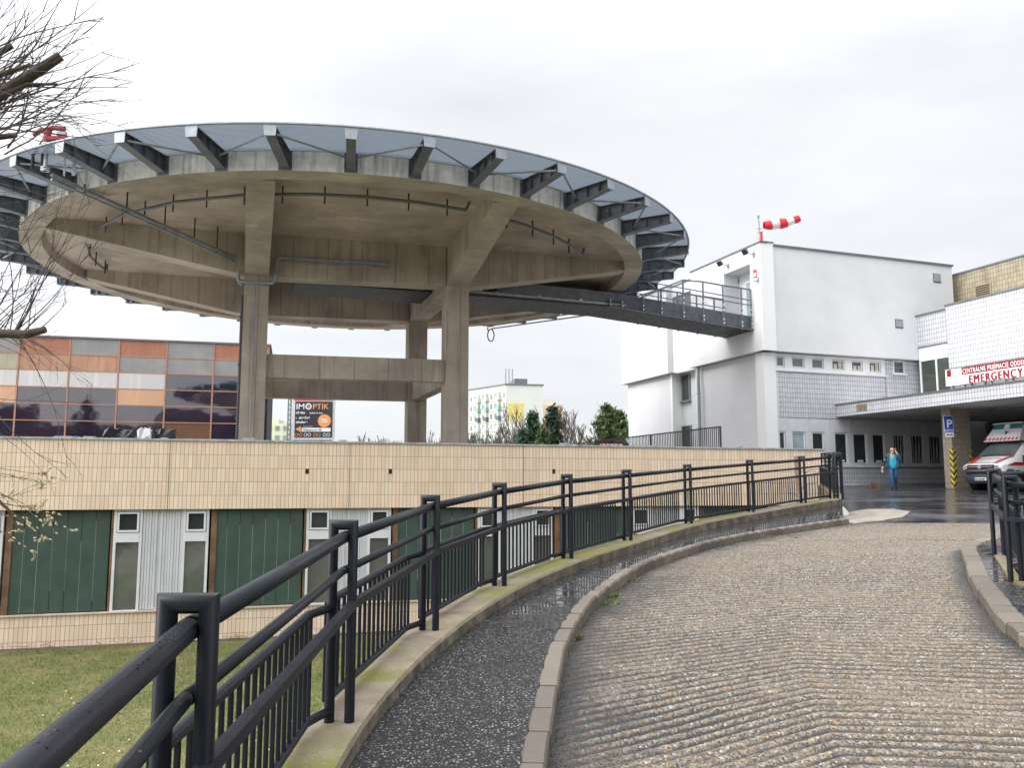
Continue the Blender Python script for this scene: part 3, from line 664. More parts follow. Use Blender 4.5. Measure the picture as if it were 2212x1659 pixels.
# louvre vents on the right face
for cx0, cx1, cy0, cy1 in ((1755, 1790, 425, 470), (1564, 1601, 655, 700)):
    a0 = FA.hit(*K3(cx0, cy1)); a1 = FA.hit(*K3(cx1, cy0)); mb = MB(); z0, z1 = FA.hit(*K3(cx0, cy1))[1], FA.hit(*K3(cx0, cy0))[1]
    mb.fbox(FA, a0[0], a1[0], z0, z1, 0, .02)
    v_ = part('vent', mb, M('vent_frame', (.12, .12, .125), .6), wb); mb = MB()
    for j in range(7):
        z = z0+.06+j*(z1-z0-.1)/7; mb.fbox(FA, a0[0]+.04, a1[0]-.04, z, z+.05, .02, .05)
    part('louvre', mb, M('vent_slat', (.30, .31, .32), .5), v_)
# right face, lower: window band / tiles / ground floor
hA = lambda cx, cy, n=NB: FA.hit(*K3(cx, cy), n)
ts0 = hA(953, 870)[0]
def strip(mb, fr, t0, t1, z0, z1, holes, h0, h1, n0, n1):
    mb.fbox(fr, t0, t1, z0, h0, n0, n1); mb.fbox(fr, t0, t1, h1, z1, n0, n1); x = t0
    for a, b in holes:
        if a > x: mb.fbox(fr, x, a, h0, h1, n0, n1)
        x = b
    if t1 > x: mb.fbox(fr, x, t1, h0, h1, n0, n1)
zbb = hA(955, 910)[1]; wins = [(955, 1005), (1041, 1104), (1141, 1202), (1243, 1305), (1341, 1397), (1430, 1489)]
te1 = hA(1512, 930)[0]; hw = [(hA(a, 870)[0], hA(b, 870)[0]) for a, b in wins]; h0, h1 = hA(980, 896)[1], hA(980, 842)[1]
mb = MB(); strip(mb, FA, ts0, te1, zbb, zmid-.052, hw, h0, h1, -.5, -.33); mb.fbox(FA, ts0, te1+.05, zbb-.05, zbb+.02, -.5, -.28); part('window_band', mb, WHITEF, wb)
BL = M('roller_blind', (.62, .62, .60), .8)
for i, (x, y) in enumerate(hw):
    fr = MB(); 
    w = framed(FA, x+.02, y-.02, h0+.02, h1-.02, -.37, wb, WHITEF, GLASS_B if i < 3 else GLASS_D, fw=.045, depth=.08)
    if i >= 3:
        mb = MB()
        for k in range(3): xx = x+.15+k*.28; mb.fbox(FA, xx, xx+.2, h0+.07, h0+.25+random.random()*.2, -.396, -.392)
        part('box', mb, M('window_clutter', (.55, .5, .42), .7, var=.3), w)
tAe = 11.9   # right end of lower face under the canopy
zt2 = hA(1000, 1150)[1]
mb = MB(); mb.fbox(FA, ts0, te1, zt2, zbb-.051, -.5, -.36); mb.fbox(FA, te1+.051, tAe, zt2, zmid-.055, -.5, -.36); part('tile_cladding', mb, WTILE, wb)
s0, s1 = hA(1550, 900)[0], hA(1606, 900)[0]; w0, w1 = hA(1580, 932)[1], hA(1580, 866)[1]
framed(FA, s0, s1, w0, w1, -.30, wb, WHITEF, GLASS_D, fw=.06, depth=.12)
mb = MB(); mb.fbox(FA, s0-.05, s1+.1, w0-.06, w0-.005, -.36, -.22); part('window_sill', mb, WHITEF, wb)
# ground floor
zsill = hA(1500, 1398)[1]; h1 = hA(1290, 1228)[1]; h0 = hA(1290, 1385)[1]
g = [(968, 1016), (1047, 1117), (1148, 1210), (1262, 1328), (1355, 1425), (1452, 1515), (1557, 1617), (1645, 1710), (1735, 1800)]
hw = [(hA(a, 1300)[0], hA(b, 1300)[0]) for a, b in g]
mb = MB(); strip(mb, FA, ts0, tAe, zsill, zt2-.002, hw, h0, h1, -.55, -.38); mb.fbox(FA, ts0, hw[5][1]+.25, zsill-.07, zsill+.03, -.5, -.3)
for x in [0.5*(hw[i][1]+hw[i+1][0]) for i in range(8)]: mb.fbox(FA, x-.02, x+.02, h1+.05, zt2-.01, -.4, -.365)
part('window_band', mb, M('white_cladding_panel', (.60, .61, .635), .5, var=.08, streak=.1, sc=(.3, .3, .3)), wb)
BARS = M('window_bars', (.5, .47, .42), .6)
for i, (x, y) in enumerate(hw):
    w = framed(FA, x+.02, y-.02, h0+.02, h1-.02, -.42, wb, WHITEF, GLASS_L if i == 1 else GLASS_D, fw=.05, depth=.08)
    if i >= 6:
        mb = MB()
        for k in range(7):
            xx = x+.12+k*(y-x-.24)/6; mb.tube([FA.pt(xx+.0, h0+.05, -.36), FA.pt(xx-.0+(.1 if k % 2 else -.02), h1-.05, -.36)], .011, 5)
        part('window_bars', mb, BARS, w)
    elif i >= 3:
        mb = MB(); mb.fbox(FA, (x+y)/2-.15, (x+y)/2+.2, h0+.1, h0+.2, -.46, -.45); part('notice', mb, WHITEP, w)
mb = MB(); mb.fbox(FA, ts0, tAe, -.4, zsill-.07, -.55, -.37); part('tile_plinth', mb, WTILE, wb)
mb = MB(); mb.fbox(FA, ts0, tAe, .1, .2, -.37, -.35); part('skirting', mb, WHITEP, wb)
# ================================================================== TILED WING WITH CANOPY
pA = P0-(-E2)*.0
tc0 = hA(1265, 1100)[0]; OC = P0+E1*tc0+E2*.35
FC = Frame(OC, -E2, -E1)                       # canopy fascia
tb0 = FA.hit(1975, 740)[0]; OBw = P0+E1*tb0
FW = Frame(OBw, -E2, -E1)                      # tiled wall above the canopy
rw = empty('tiled_wing', Vector((OC.x+3, OC.y-6, 0)), 'white and cream tiled entrance wing with a deep canopy over the ambulance bay', 'building')
zc1 = FC.hit(2000, 851)[1]; zc0 = zc1-.56
CANT = 14.5
mb = MB(); mb.fbox(FC, 0, CANT, zc0, zc1, -.35, 0); part('canopy_fascia', mb, WTILE, rw)
mb = MB(); mb.fbox(FC, -.0, CANT, zc1, zc1+.07, -.4, .05); part('canopy_edge', mb, CAP, rw)
mb = MB(); mb.fbox(FC, -.0, CANT, zc0+.02, zc1-.05, -20, -.351); part('canopy_slab', mb, M('canopy_soffit', (.62, .62, .61), .8, var=.12, vs=1, streak=.2), rw)
mb = MB(); q0 = FC.hit(*K3(1368, 1095)); q1 = FC.hit(*K3(1420, 1095)); mb.fbox(FC, q0[0], q1[0], zc0+.12, zc1-.1, 0, .004); part('missing_tile_patch', mb, M('bare_render_patch', (.22, .17, .13), .9, var=.4, vs=9), rw)
for cx in (1900, 2180, 1680):
    t0, _ = FC.hit(*K3(cx, 1150)); mb = MB(); mb.fbox(FC, t0-.9, t0+.9, zc0-.05, zc0+.015, -3.4, -3.15); part('strip_light', mb, M('strip_light', (.3, .3, .3), .5), rw)
ztB = FW.hit(1976, 683)[1]; tj = FW.hit(2044, 700)[0]
zsubb = FW.hit(*K7(950, 262))[1]; zw1 = FW.hit(*K7(1080, 345))[1]
mb = MB(); mb.fbox(FW, 0, tj, zsubb, ztB, -6, -.2); part('upper_wall', mb, WTILE, rw)
mb = MB(); mb.fbox(FW, tj, CANT+1, zc1+.02, ztB+.12, -6.5, 0); part('upper_wall', mb, WTILE, rw)
mb = MB(); mb.fbox(FW, -.0, tj, ztB, ztB+.07, -6, -.14); mb.fbox(FW, tj-.02, CANT+1, ztB+.12, ztB+.2, -6, .06); part('roof_edge', mb, CAP, rw)
mb = MB(); mb.fbox(FW, 0.03, tj, zw1, zsubb-.05, -.5, -.22); part('white_panel', mb, WHITEF, rw)
mb = MB(); mb.fbox(FW, 0.03, tj, zsubb-.05, zsubb-.001, -.5, -.16); part('joint_cap', mb, CAP, rw)
tm = FW.hit(*K7(1085, 500))[0]
framed(FW, .03, tj-.005, zc1+.1, zw1, -.22, rw, WHITEF, glass('stair_glass', (.055, .065, .055), .06), fw=.09, mull=(tm,), name='glazing')
# stained upper block
FY = Frame(OBw-(-E1)*3.2, -E2, -E1); ty = FY.hit(2044, 640)[0]; zy = FY.hit(2044, 600)[1]
mb = MB(); mb.fbox(FY, ty, 16, ztB, zy, -4, 0); part('penthouse', mb, YTILE, rw)
mb = MB(); mb.fbox(FY, ty-.05, 16, zy, zy+.08, -4, .06); part('roof_edge', mb, CAP, rw)
q0 = FY.hit(*K3(1965, 520)); q1 = FY.hit(*K3(2047, 490)); zz = FY.hit(*K3(2005, 508))[1]
mb = MB(); mb.fbox(FY, q0[0], q1[0], zz-.32, zz+.3, 0, .03); v_ = part('vent', mb, M('vent_rim', (.30, .24, .16), .7), rw)
mb = MB()
for j in range(5): mb.fbox(FY, q0[0]+.08, q1[0]-.08, zz-.26+j*.11, zz-.2+j*.11, .03, .05)
part('louvre', mb, M('brown_louvre', (.07, .05, .035), .7), v_)
# space below the canopy
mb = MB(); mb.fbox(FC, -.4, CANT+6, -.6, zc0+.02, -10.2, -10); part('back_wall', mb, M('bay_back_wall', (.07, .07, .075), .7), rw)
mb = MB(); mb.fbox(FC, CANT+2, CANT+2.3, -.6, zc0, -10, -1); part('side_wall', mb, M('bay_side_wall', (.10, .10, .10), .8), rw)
for k in range(5):
    framed(FC, 1.2+k*2.4, 3.2+k*2.4, .1, 2.5, -9.9, rw, M('bay_door_frame', (.16, .16, .17), .5), GLASS_D, mull=(2.2+k*2.4,), trans=(1.9,), name='door')
mb = MB(); mb.fbox(FC, 3, 8, 2.6, 2.95, -9.99, -9.9); part('red_lettering_strip', mb, M('bay_red_sign', (.30, .03, .03), .5), rw)
# pillar
PC = Vector((19.15, 37.3)); FP1 = Frame(PC, E1, -E2); FP2 = Frame(PC, E2, -E1)
mb = MB(); mb.fbox(FP1, 0, 1.1, -.3, zc0+.02, -.5, 0); part('pillar', mb, PTILE, rw)
def mat_hazard(corner):
    m, t, b = newmat('hazard_chevrons'); g_ = t.nodes.new('ShaderNodeNewGeometry'); s = t.nodes.new('ShaderNodeSeparateXYZ'); t.links.new(g_.outputs['Position'], s.inputs[0])
    d = t.nodes.new('ShaderNodeVectorMath'); d.operation = 'DISTANCE'; cb = t.nodes.new('ShaderNodeCombineXYZ'); t.links.new(s.outputs[0], cb.inputs[0]); t.links.new(s.outputs[1], cb.inputs[1])
    t.links.new(cb.outputs[0], d.inputs[0]); d.inputs[1].default_value = (corner.x, corner.y, 0)
    f = math_(t, 'FRACT', math_(t, 'DIVIDE', math_(t, 'SUBTRACT', s.outputs[2], math_(t, 'MULTIPLY', d.outputs['Value'], 1.1)), .27))
    c = mixc(t, math_(t, 'LESS_THAN', f, .45), (.70, .56, .06), (.03, .03, .03))
    c = mixc(t, math_(t, 'MULTIPLY', rng(t, noise(t, g_.outputs['Position'], 9, 4), .55, .65), .6), c, (.4, .36, .28))
    t.links.new(c, b.inputs['Base Color']); b.inputs['Roughness'].default_value = .5; return m
mb = MB(); mb.fbox(FP1, 0, .17, .05, 1.72, 0, .004); mb.fbox(FP2, 0, .17, .05, 1.72, 0, .004); part('hazard_stripe', mb, mat_hazard(PC), rw)
pc2 = PC+E1*1.1; FP3 = Frame(pc2, E2, E1)
mb = MB(); mb.fbox(FP1, .95, 1.1, .05, 1.72, 0, .004); part('hazard_stripe', mb, mat_hazard(pc2), rw)
# ---------- emergency sign
tS0 = FW.hit(*K7(1207, 520))[0]; zS1 = FW.hit(*K7(1207, 452))[1]; zS0 = FW.hit(*K7(1207, 588))[1]; SL = 6.6
sg = empty('emergency_sign', FW.pt(tS0+3.3, zS0, .1), 'long white and red EMERGENCY sign board above the ambulance canopy', 'sign')
SW = M('sign_white', (.86, .86, .86), .4, var=.03); SR = M('sign_red', (.24, .008, .015), .4, var=.1); TXT_R = M('letter_red', (.26, .008, .018), .4)
mb = MB(); mb.fbox(FW, tS0, tS0+SL, zS0, zS1, .06, .16); part('board', mb, SW, sg)
mb = MB(); tR = FW.hit(*K7(1338, 470))[0]; zr0 = FW.hit(*K7(1338, 494))[1]; mb.fbox(FW, tR, tS0+SL-.02, zr0, zS1-.02, .16, .164); part('red_header', mb, SR, sg)
mb = MB(); x = FW.hit(*K7(1217, 480))[0]; y = FW.hit(*K7(1252, 480))[0]; z0 = FW.hit(*K7(1230, 510))[1]; mb.fbox(FW, x, y, z0, zS1-.04, .16, .164); part('emblem', mb, SR, sg)
GT = M('emblem_grey', (.45, .5, .52), .5)
for k in range(4): mb = MB(); mb.fbox(FW, y+.08, y+.52, zS1-.13-k*.095, zS1-.10-k*.095, .16, .163); part('small_print', mb, GT, sg)
mb = MB(); mb.fbox(FW, tS0-.06, tS0+SL+.1, zS1, zS1+.03, .0, .2); part('cover_strip', mb, CAP, sg)
XW = Vector((-E2.x, -E2.y, 0)); ZU = Vector((0, 0, 1))
hh = (zS1-zr0)
text('lettering', 'CENTRÁLNE PRIJÍMACIE ODDELENIE', FW.pt(tR+.06, zr0+hh*.16, .17), XW, ZU, hh*.86, SW, sg, bold=.0, xs=.66, sp=1.14)
te_ = FW.hit(*K7(1395, 540))[0]; ze = FW.hit(*K7(1395, 563))[1]; hE = (zr0-ze)*.9
text('lettering', 'EMERGENCY', FW.pt(te_, ze, .17), XW, ZU, hE*1.32, TXT_R, sg, bold=.0, xs=.80, sp=1.24)
text('lettering', 'EMERGENCY', FW.pt(te_+.03, ze, .172), XW, ZU, hE*1.32, TXT_R, sg, bold=.0, xs=.80, sp=1.24)
text('lettering', 'EMERGENCY', FW.pt(te_+.055, ze+.01, .174), XW, ZU, hE*1.32, TXT_R, sg, bold=.0, xs=.80, sp=1.24)
mb = MB()
for k, cx in enumerate((1211, 1281, 1362, 1438, 1529, 1602, 1700, 1780, 1870, 1960)):
    t = FW.hit(*K7(cx, 590))[0]; dx = .16 if k % 2 else 0; mb.bar(FW.pt(t-dx, zS0+.02, .11), FW.pt(t+dx, zc1+.06, .11), .045)
part('strut', mb, BLACKP, sg)
# ---------- parking sign
pb = Vector(atY(2051, 934, 36.75)); FPs_ = Frame((pb.x-.22, pb.y), (1, .05), (.05, -1))
zz0 = pb.z; zz1 = atY(2051, 898.5, 36.75).z
ps = empty('parking_sign', FPs_.pt(.22, 0, 0), 'blue parking sign with a white P fixed in front of the tiled pillar', 'sign')
BLUE = M('sign_blue', (.02, .09, .45), .4, var=.05)
mb = MB(); mb.fbox(FPs_, 0, .42, zz0, zz1, -.02, 0); part('rim', mb, SW, ps)
mb = MB(); mb.fbox(FPs_, .015, .405, zz0+.015, zz1-.015, 0, .006); part('plate', mb, BLUE, ps)
XP = Vector((FPs_.X.x, FPs_.X.y, 0))
text('lettering', 'P', FPs_.pt(.11, zz0+.2, .01), XP, ZU, .5, SW, ps, bold=.006)
text('lettering', 'SANITKA', FPs_.pt(.21, zz0+.05, .01), XP, ZU, .11, SW, ps, bold=.001, align='CENTER', xs=.85)
mb = MB(); mb.fbox(FPs_, .04, .42, zz0-.2, zz0-.02, -.02, 0); part('lower_plate', mb, SW, ps)
mb = MB(); zc = zz0-.11; mb.fbox(FPs_, .12, .34, zc-.018, zc+.018, .0, .006)
for s_, x in ((-1, .08), (1, .38)): mb.face([FPs_.pt(x, zc, .006), FPs_.pt(x-s_*.07, zc-.05, .006), FPs_.pt(x-s_*.07, zc+.05, .006)])
part('arrow', mb, BLACKP, ps)
mb = MB(); [mb.bar(FPs_.pt(.3, z_q, -.02), (19.2, 37.32, z_q), .03) for z_q in (zz0+.12, zz1-.12)]; part('bracket', mb, STEEL_L, ps)
# ---------- things on the white block
def floodlight(cx, cy, label):
    t, z = FL_.hit(*K3(cx, cy), .5); c = FL_.pt(t, z, .45); o = empty('floodlight', FL_.pt(t, z, 0), label, 'lamp', 'floodlights over the bridge door')
    mb = MB(); X = Vector((E2.x, E2.y, 0)); Nn = Vector((-E1.x, -E1.y, 0)); d = (Nn*.8-ZU*.5).normalized(); u = X.cross(d).normalized()
    mb.hexa([c-X*.11-u*.09-d*.08, c+X*.11-u*.09-d*.08, c+X*.17-u*.13+d*.06, c-X*.17-u*.13+d*.06, c-X*.11+u*.09-d*.08, c+X*.11+u*.09-d*.08, c+X*.17+u*.13+d*.06, c-X*.17+u*.13+d*.06])
    part('housing', mb, M('black_housing', (.015, .015, .017), .5), o)
    mb = MB(); mb.tube([FL_.pt(t-.1, z-.1, 0), FL_.pt(t-.1, z-.1, .25), c-d*.1], .025, 6); mb.fbox(FL_, t-.16, t-.02, z-.2, z, 0, .05); part('bracket', mb, STEEL, o)
floodlight(803, 316, 'black floodlight nearest the windsock on the white wall'); floodlight(676, 374, 'black floodlight farther from the windsock on the white wall')
t, z = FL_.hit(*K3(855, 462), .2); o = empty('security_camera', FL_.pt(t, z, 0), 'small white dome camera beside the bridge door niche', 'camera')
mb = MB(); mb.tube([FL_.pt(t, z+.12, .12), FL_.pt(t, z+.02, .12), FL_.pt(t, z-.06, .12)], [.1, .1, .03], 10); part('dome', mb, WHITEP, o); mb = MB(); mb.fbox(FL_, t-.05, t+.05, z+.1, z+.18, 0, .2); part('bracket', mb, GREYF, o)
t, z = FL_.hit(*K3(858, 434), .0); o = empty('warning_sign', FL_.pt(t, z, 0), 'narrow red and white notice beside the bridge door niche', 'sign')
mb = MB(); mb.fbox(FL_, t-.13, t+.13, z-.28, z+.28, 0, .02); part('plate', mb, M('notice_red', (.55, .03, .04), .5), o); mb = MB(); mb.fbox(FL_, t-.08, t+.08, z-.05, z+.1, .02, .024); part('white_field', mb, SW, o)
# windsock
pw = P0+E1*.3+E2*.3; D_ = pw.y
base = Vector((pw.x, pw.y, ztopw)); zp_ = atY(1645.5, 470, D_).z
ws = empty('windsock', base, 'red and white striped windsock on a thin mast at the roof corner', 'windsock')
mb = MB(); mb.tube([base, (base.x-.05, base.y, zp_)], .03, 6); mb.tube([(base.x-.06, base.y, zp_), (base.x-.06, base.y, zp_+.12)], .06, 6)
for dz in (.55, .75, 1.05): mb.bar((base.x-.15, base.y, zp_-dz), (base.x+.12, base.y, zp_-dz), .03)
part('mast', mb, STEEL, ws); mb = MB(); mb.tube([base+Vector((.05, 0, 0)), base+Vector((.05, 0, .6))], .07, 8); part('mast_sleeve', mb, M('sleeve_red', (.5, .02, .03), .5), ws)
KW = K(1600, 420, 9.217); pts = []
for cx, cy, h in ((900, 735, 150), (985, 740, 190), (1050, 735, 205), (1130, 720, 225), (1200, 712, 220), (1280, 705, 215), (1360, 690, 190), (1440, 665, 165), (1500, 640, 145), (1560, 625, 165), (1620, 600, 150)):
    p = atY(*KW(cx, cy), D_); pts.append((p, h/9.217/1.0289/1850*D_/2))
cols = [0, 0, 1, 1, 0, 0, 1, 1, 0, 0]
FRED = M('sock_red', (.62, .02, .035), .7, var=.12, vs=4); FWH = M('sock_white', (.72, .70, .68), .7, var=.06)
for seg in ((0, 2, FRED), (2, 4, FWH), (4, 6, FRED), (6, 8, FWH), (8, 10, FRED)):
    mb = MB(); sel = pts[seg[0]:seg[1]+1]; mb.tube([p for p, _ in sel], [r_*(1.0) for _, r_ in sel], 16, cap=False); part('sleeve_band', mb, seg[2], ws, smooth=True)
mb = MB(); mb.tube([pts[-1][0], pts[-1][0]+Vector((.001, 0, .0005))], [pts[-1][1]*.97, .001], 16); part('sleeve_end', mb, M('sock_dark', (.35, .01, .02), .8), ws)
# ================================================================== ROOF RAILING (picket) between the blocks
fe0 = atY(1557, 966, 33.5); fe1 = Vector((fe0.x, fe0.y))+E2*22
ra = empty('picket_railing', (fe0.x, fe0.y, 1.2), 'dark picket railing running along the roof in front of the white block', 'railing')
DKM = M('dark_grey_paint', (.035, .038, .042), .5)
zl, zh = atY(1557, 972, 33.5).z-.1, atY(1557, 922, 33.5).z
def rp(k): q = Vector((fe0.x, fe0.y))+E2*k; return q
mb = MB(); 
for z in (zl+.08, zh): mb.bar((*rp(0), z), (*rp(22), z), .05)
part('rail', mb, DKM, ra)
mb = MB()
k = 0
while k < 22: mb.bar((*rp(k), zl+.08), (*rp(k), zh), .026); k += .14
part('pickets', mb, DKM, ra)
for k in (0, 5.5, 11, 16.5, 22): mb = MB(); mb.bar((*rp(k), zl-.3), (*rp(k), zh+.02), .06); part('post', mb, DKM, ra)
# red striped awning beyond the railing
pa = atY(1325, 970, 50); mb = MB(); X = Vector((1, .2, 0)).normalized()
w2 = (1352-1300)/1850*50
def mat_stripes():
    m, t, b = newmat('red_white_stripes'); d = t.nodes.new('ShaderNodeVectorMath'); d.operation = 'DOT_PRODUCT'; t.links.new(pos(t), d.inputs[0]); d.inputs[1].default_value = tuple(X)
    f = math_(t, 'LESS_THAN', math_(t, 'FRACT', math_(t, 'DIVIDE', d.outputs['Value'], .26)), .6)
    t.links.new(mixc(t, f, (.7, .6, .58), (.55, .03, .04)), b.inputs['Base Color']); return m
z1 = atY(1325, 957, 50).z; z0 = pa.z-.3; Pq = [pa-X*w2/2, pa+X*w2/2]
for dx0, dx1 in ((0, 0),):
    mb.hexa([(Pq[0].x, Pq[0].y-.8, z0), (Pq[1].x, Pq[1].y-.8, z0), (Pq[1].x, Pq[1].y+1, z1-.05), (Pq[0].x, Pq[0].y+1, z1-.05), (Pq[0].x, Pq[0].y-.8, z0+.05), (Pq[1].x, Pq[1].y-.8, z0+.05), (Pq[1].x, Pq[1].y+1, z1), (Pq[0].x, Pq[0].y+1, z1)])
aw = empty('striped_awning', (pa.x, pa.y, z0), 'red and white striped awning beyond the dark picket railing', 'awning'); part('canvas', mb, mat_stripes(), aw)
mb = MB(); [mb.bar((q.x, q.y-.7, -4), (q.x, q.y-.7, z0+.02), .05) for q in Pq]; part('frame', mb, WHITEP, aw)
# ================================================================== HELIPAD
HC = Vector((-6.9, 35.85)); HR = 12.35; ZH = 9.0; ZSO = 9.38; ZHT = 9.6; ZBB = 7.8
def atZ(u, v, z): r = ray(u, v); return r*(z/r.z)
H1 = unit(17); H2 = Vector((-H1.y, H1.x))
def col2(u, v): p = atZ(u, v, ZBB); return Vector((p.x, p.y))+H2*.1
cFL, cFR, cBR = col2(555, 600), col2(985, 623), col2(901, 698); cBL = cFL+cBR-cFR
hp = empty('helipad', (HC.x, HC.y, 1.2), 'round raised concrete helipad with steel outrigger ribs standing on four columns', 'helipad')
def hpt(a, r, z): return Vector((HC.x+r*math.cos(a), HC.y+r*math.sin(a), z))
n = 144; ang = [2*math.pi*i/n for i in range(n+1)]
mb = MB()
for a, b in zip(ang, ang[1:]):
    mb.face([hpt(a, HR, ZH), hpt(b, HR, ZH), hpt(b, HR, ZHT), hpt(a, HR, ZHT)], 1)
    mb.face([hpt(a, HR, ZH), hpt(b, HR, ZH), hpt(b, HR-.72, ZH), hpt(a, HR-.72, ZH)], 0)
    mb.face([hpt(a, HR-.72, ZH), hpt(b, HR-.72, ZH), hpt(b, HR-.80, ZSO), hpt(a, HR-.80, ZSO)], 0)
part('ring_beam', mb, [CONC, CONC_RING], hp)
mb = MB(); mb.poly([tuple(hpt(a, HR-.01, 0)[:2]) for a in ang[:-1]], ZSO, ZHT-.02); part('deck_slab', mb, CONC_SOF, hp)
mb = MB(); mb.poly([tuple(hpt(a, HR+.02, 0)[:2]) for a in ang[:-1]], ZHT-.015, ZHT+.06); part('deck_surface', mb, M('deck_paint', (.2, .2, .2), .6), hp)
CW = .88
for i, c in enumerate((cFL, cFR, cBL, cBR)):
    mb = MB(); mb.box((c.x, c.y, (ZBB+1.0)/2), (CW, CW, ZBB-1.0), H1); part('column', mb, CONC, hp)
    mb = MB(); mb.box((c.x, c.y, (ZBB+ZSO)/2), (CW+.004, CW+.004, ZSO-ZBB), H1); part('column_head', mb, CONC, hp)
def beam(a, b, z0a, z0b, z1, w, name='beam'):
    d = (b-a).normalized(); nrm = Vector((-d.y, d.x))*w/2
    mb = MB(); mb.hexa([(a.x-nrm.x, a.y-nrm.y, z0a), (b.x-nrm.x, b.y-nrm.y, z0b), (b.x+nrm.x, b.y+nrm.y, z0b), (a.x+nrm.x, a.y+nrm.y, z0a),
                        (a.x-nrm.x, a.y-nrm.y, z1), (b.x-nrm.x, b.y-nrm.y, z1), (b.x+nrm.x, b.y+nrm.y, z1), (a.x+nrm.x, a.y+nrm.y, z1)]); part(name, mb, CONC, hp)
h_ = CW/2+.001
for a, b in ((cFL, cFR), (cBL, cBR)): beam(a+H1*h_, b-H1*h_, ZBB+.01, ZBB+.01, ZSO-.002, .8)
for a, b in ((cFL, cBL), (cFR, cBR)): beam(a+H2*h_, b-H2*h_, ZBB+.01, ZBB+.01, ZSO-.002, .8)
def to_ring(c, d, r=HR-.76):
    p = c-HC; bq = p.dot(d); return c+d*(-bq+math.sqrt(bq*bq-p.length_squared+r*r))
for c, ds in ((cFL, (-H1, -H2)), (cFR, (H1, -H2)), (cBL, (-H1, H2)), (cBR, (H1, H2))):
    for d in ds: beam(c+d*h_, to_ring(c, d), ZBB+.01, ZH+.01, ZSO-.002, .84, 'cantilever_beam')
# lower tie beams
p = atY(760, 776, cFL.y+1.2); zt1 = p.z; zt0 = atY(760, 824, cFL.y+1.2).z
for a, b, d in ((cFL, cFR, H1), (cBL, cBR, H1), (cFL, cBL, H2), (cFR, cBR, H2)):
    a2, b2 = a+d*h_, b-d*h_; beam(a2, b2, zt0, zt0, zt1, .5, 'tie_beam')
# ribs, net panels, braces
RT = 14.15; NR = 42; A0 = R(-88.0)
NET = None
def mat_net():
    m, t, b = newmat('grating_sheet'); p = pos(t)
    c = mixc(t, rng(t, noise(t, p, 1.5, 4), .3, .7), (.13, .17, .23), (.17, .215, .28)); t.links.new(c, b.inputs['Base Color']); b.inputs['Metallic'].default_value = .1; b.inputs['Roughness'].default_value = .6
    s = t.nodes.new('ShaderNodeVectorMath'); s.operation = 'DISTANCE'; t.links.new(p, s.inputs[0]); s.inputs[1].default_value = (HC.x, HC.y, 9.6)
    f = math_(t, 'FRACT', math_(t, 'DIVIDE', s.outputs['Value'], .075))
    tr = t.nodes.new('ShaderNodeBsdfTransparent'); mxs = t.nodes.new('ShaderNodeMixShader')
    t.links.new(math_(t, 'MULTIPLY', math_(t, 'GREATER_THAN', f, .88), .7), mxs.inputs[0]); tl = t.nodes.new('ShaderNodeBsdfTranslucent'); tl.inputs[0].default_value = (.12, .148, .185, 1); m1 = t.nodes.new('ShaderNodeMixShader'); m1.inputs[0].default_value = .45; t.links.new(b.outputs[0], m1.inputs[1]); t.links.new(tl.outputs[0], m1.inputs[2])
    t.links.new(m1.outputs[0], mxs.inputs[1]); t.links.new(tr.outputs[0], mxs.inputs[2])
    t.links.new(mxs.outputs[0], t.nodes['Material Output'].inputs[0]); return m
NET = mat_net()
EPL = M('end_plate_light', (.34, .37, .41), .5, .3, var=.15, vs=5)
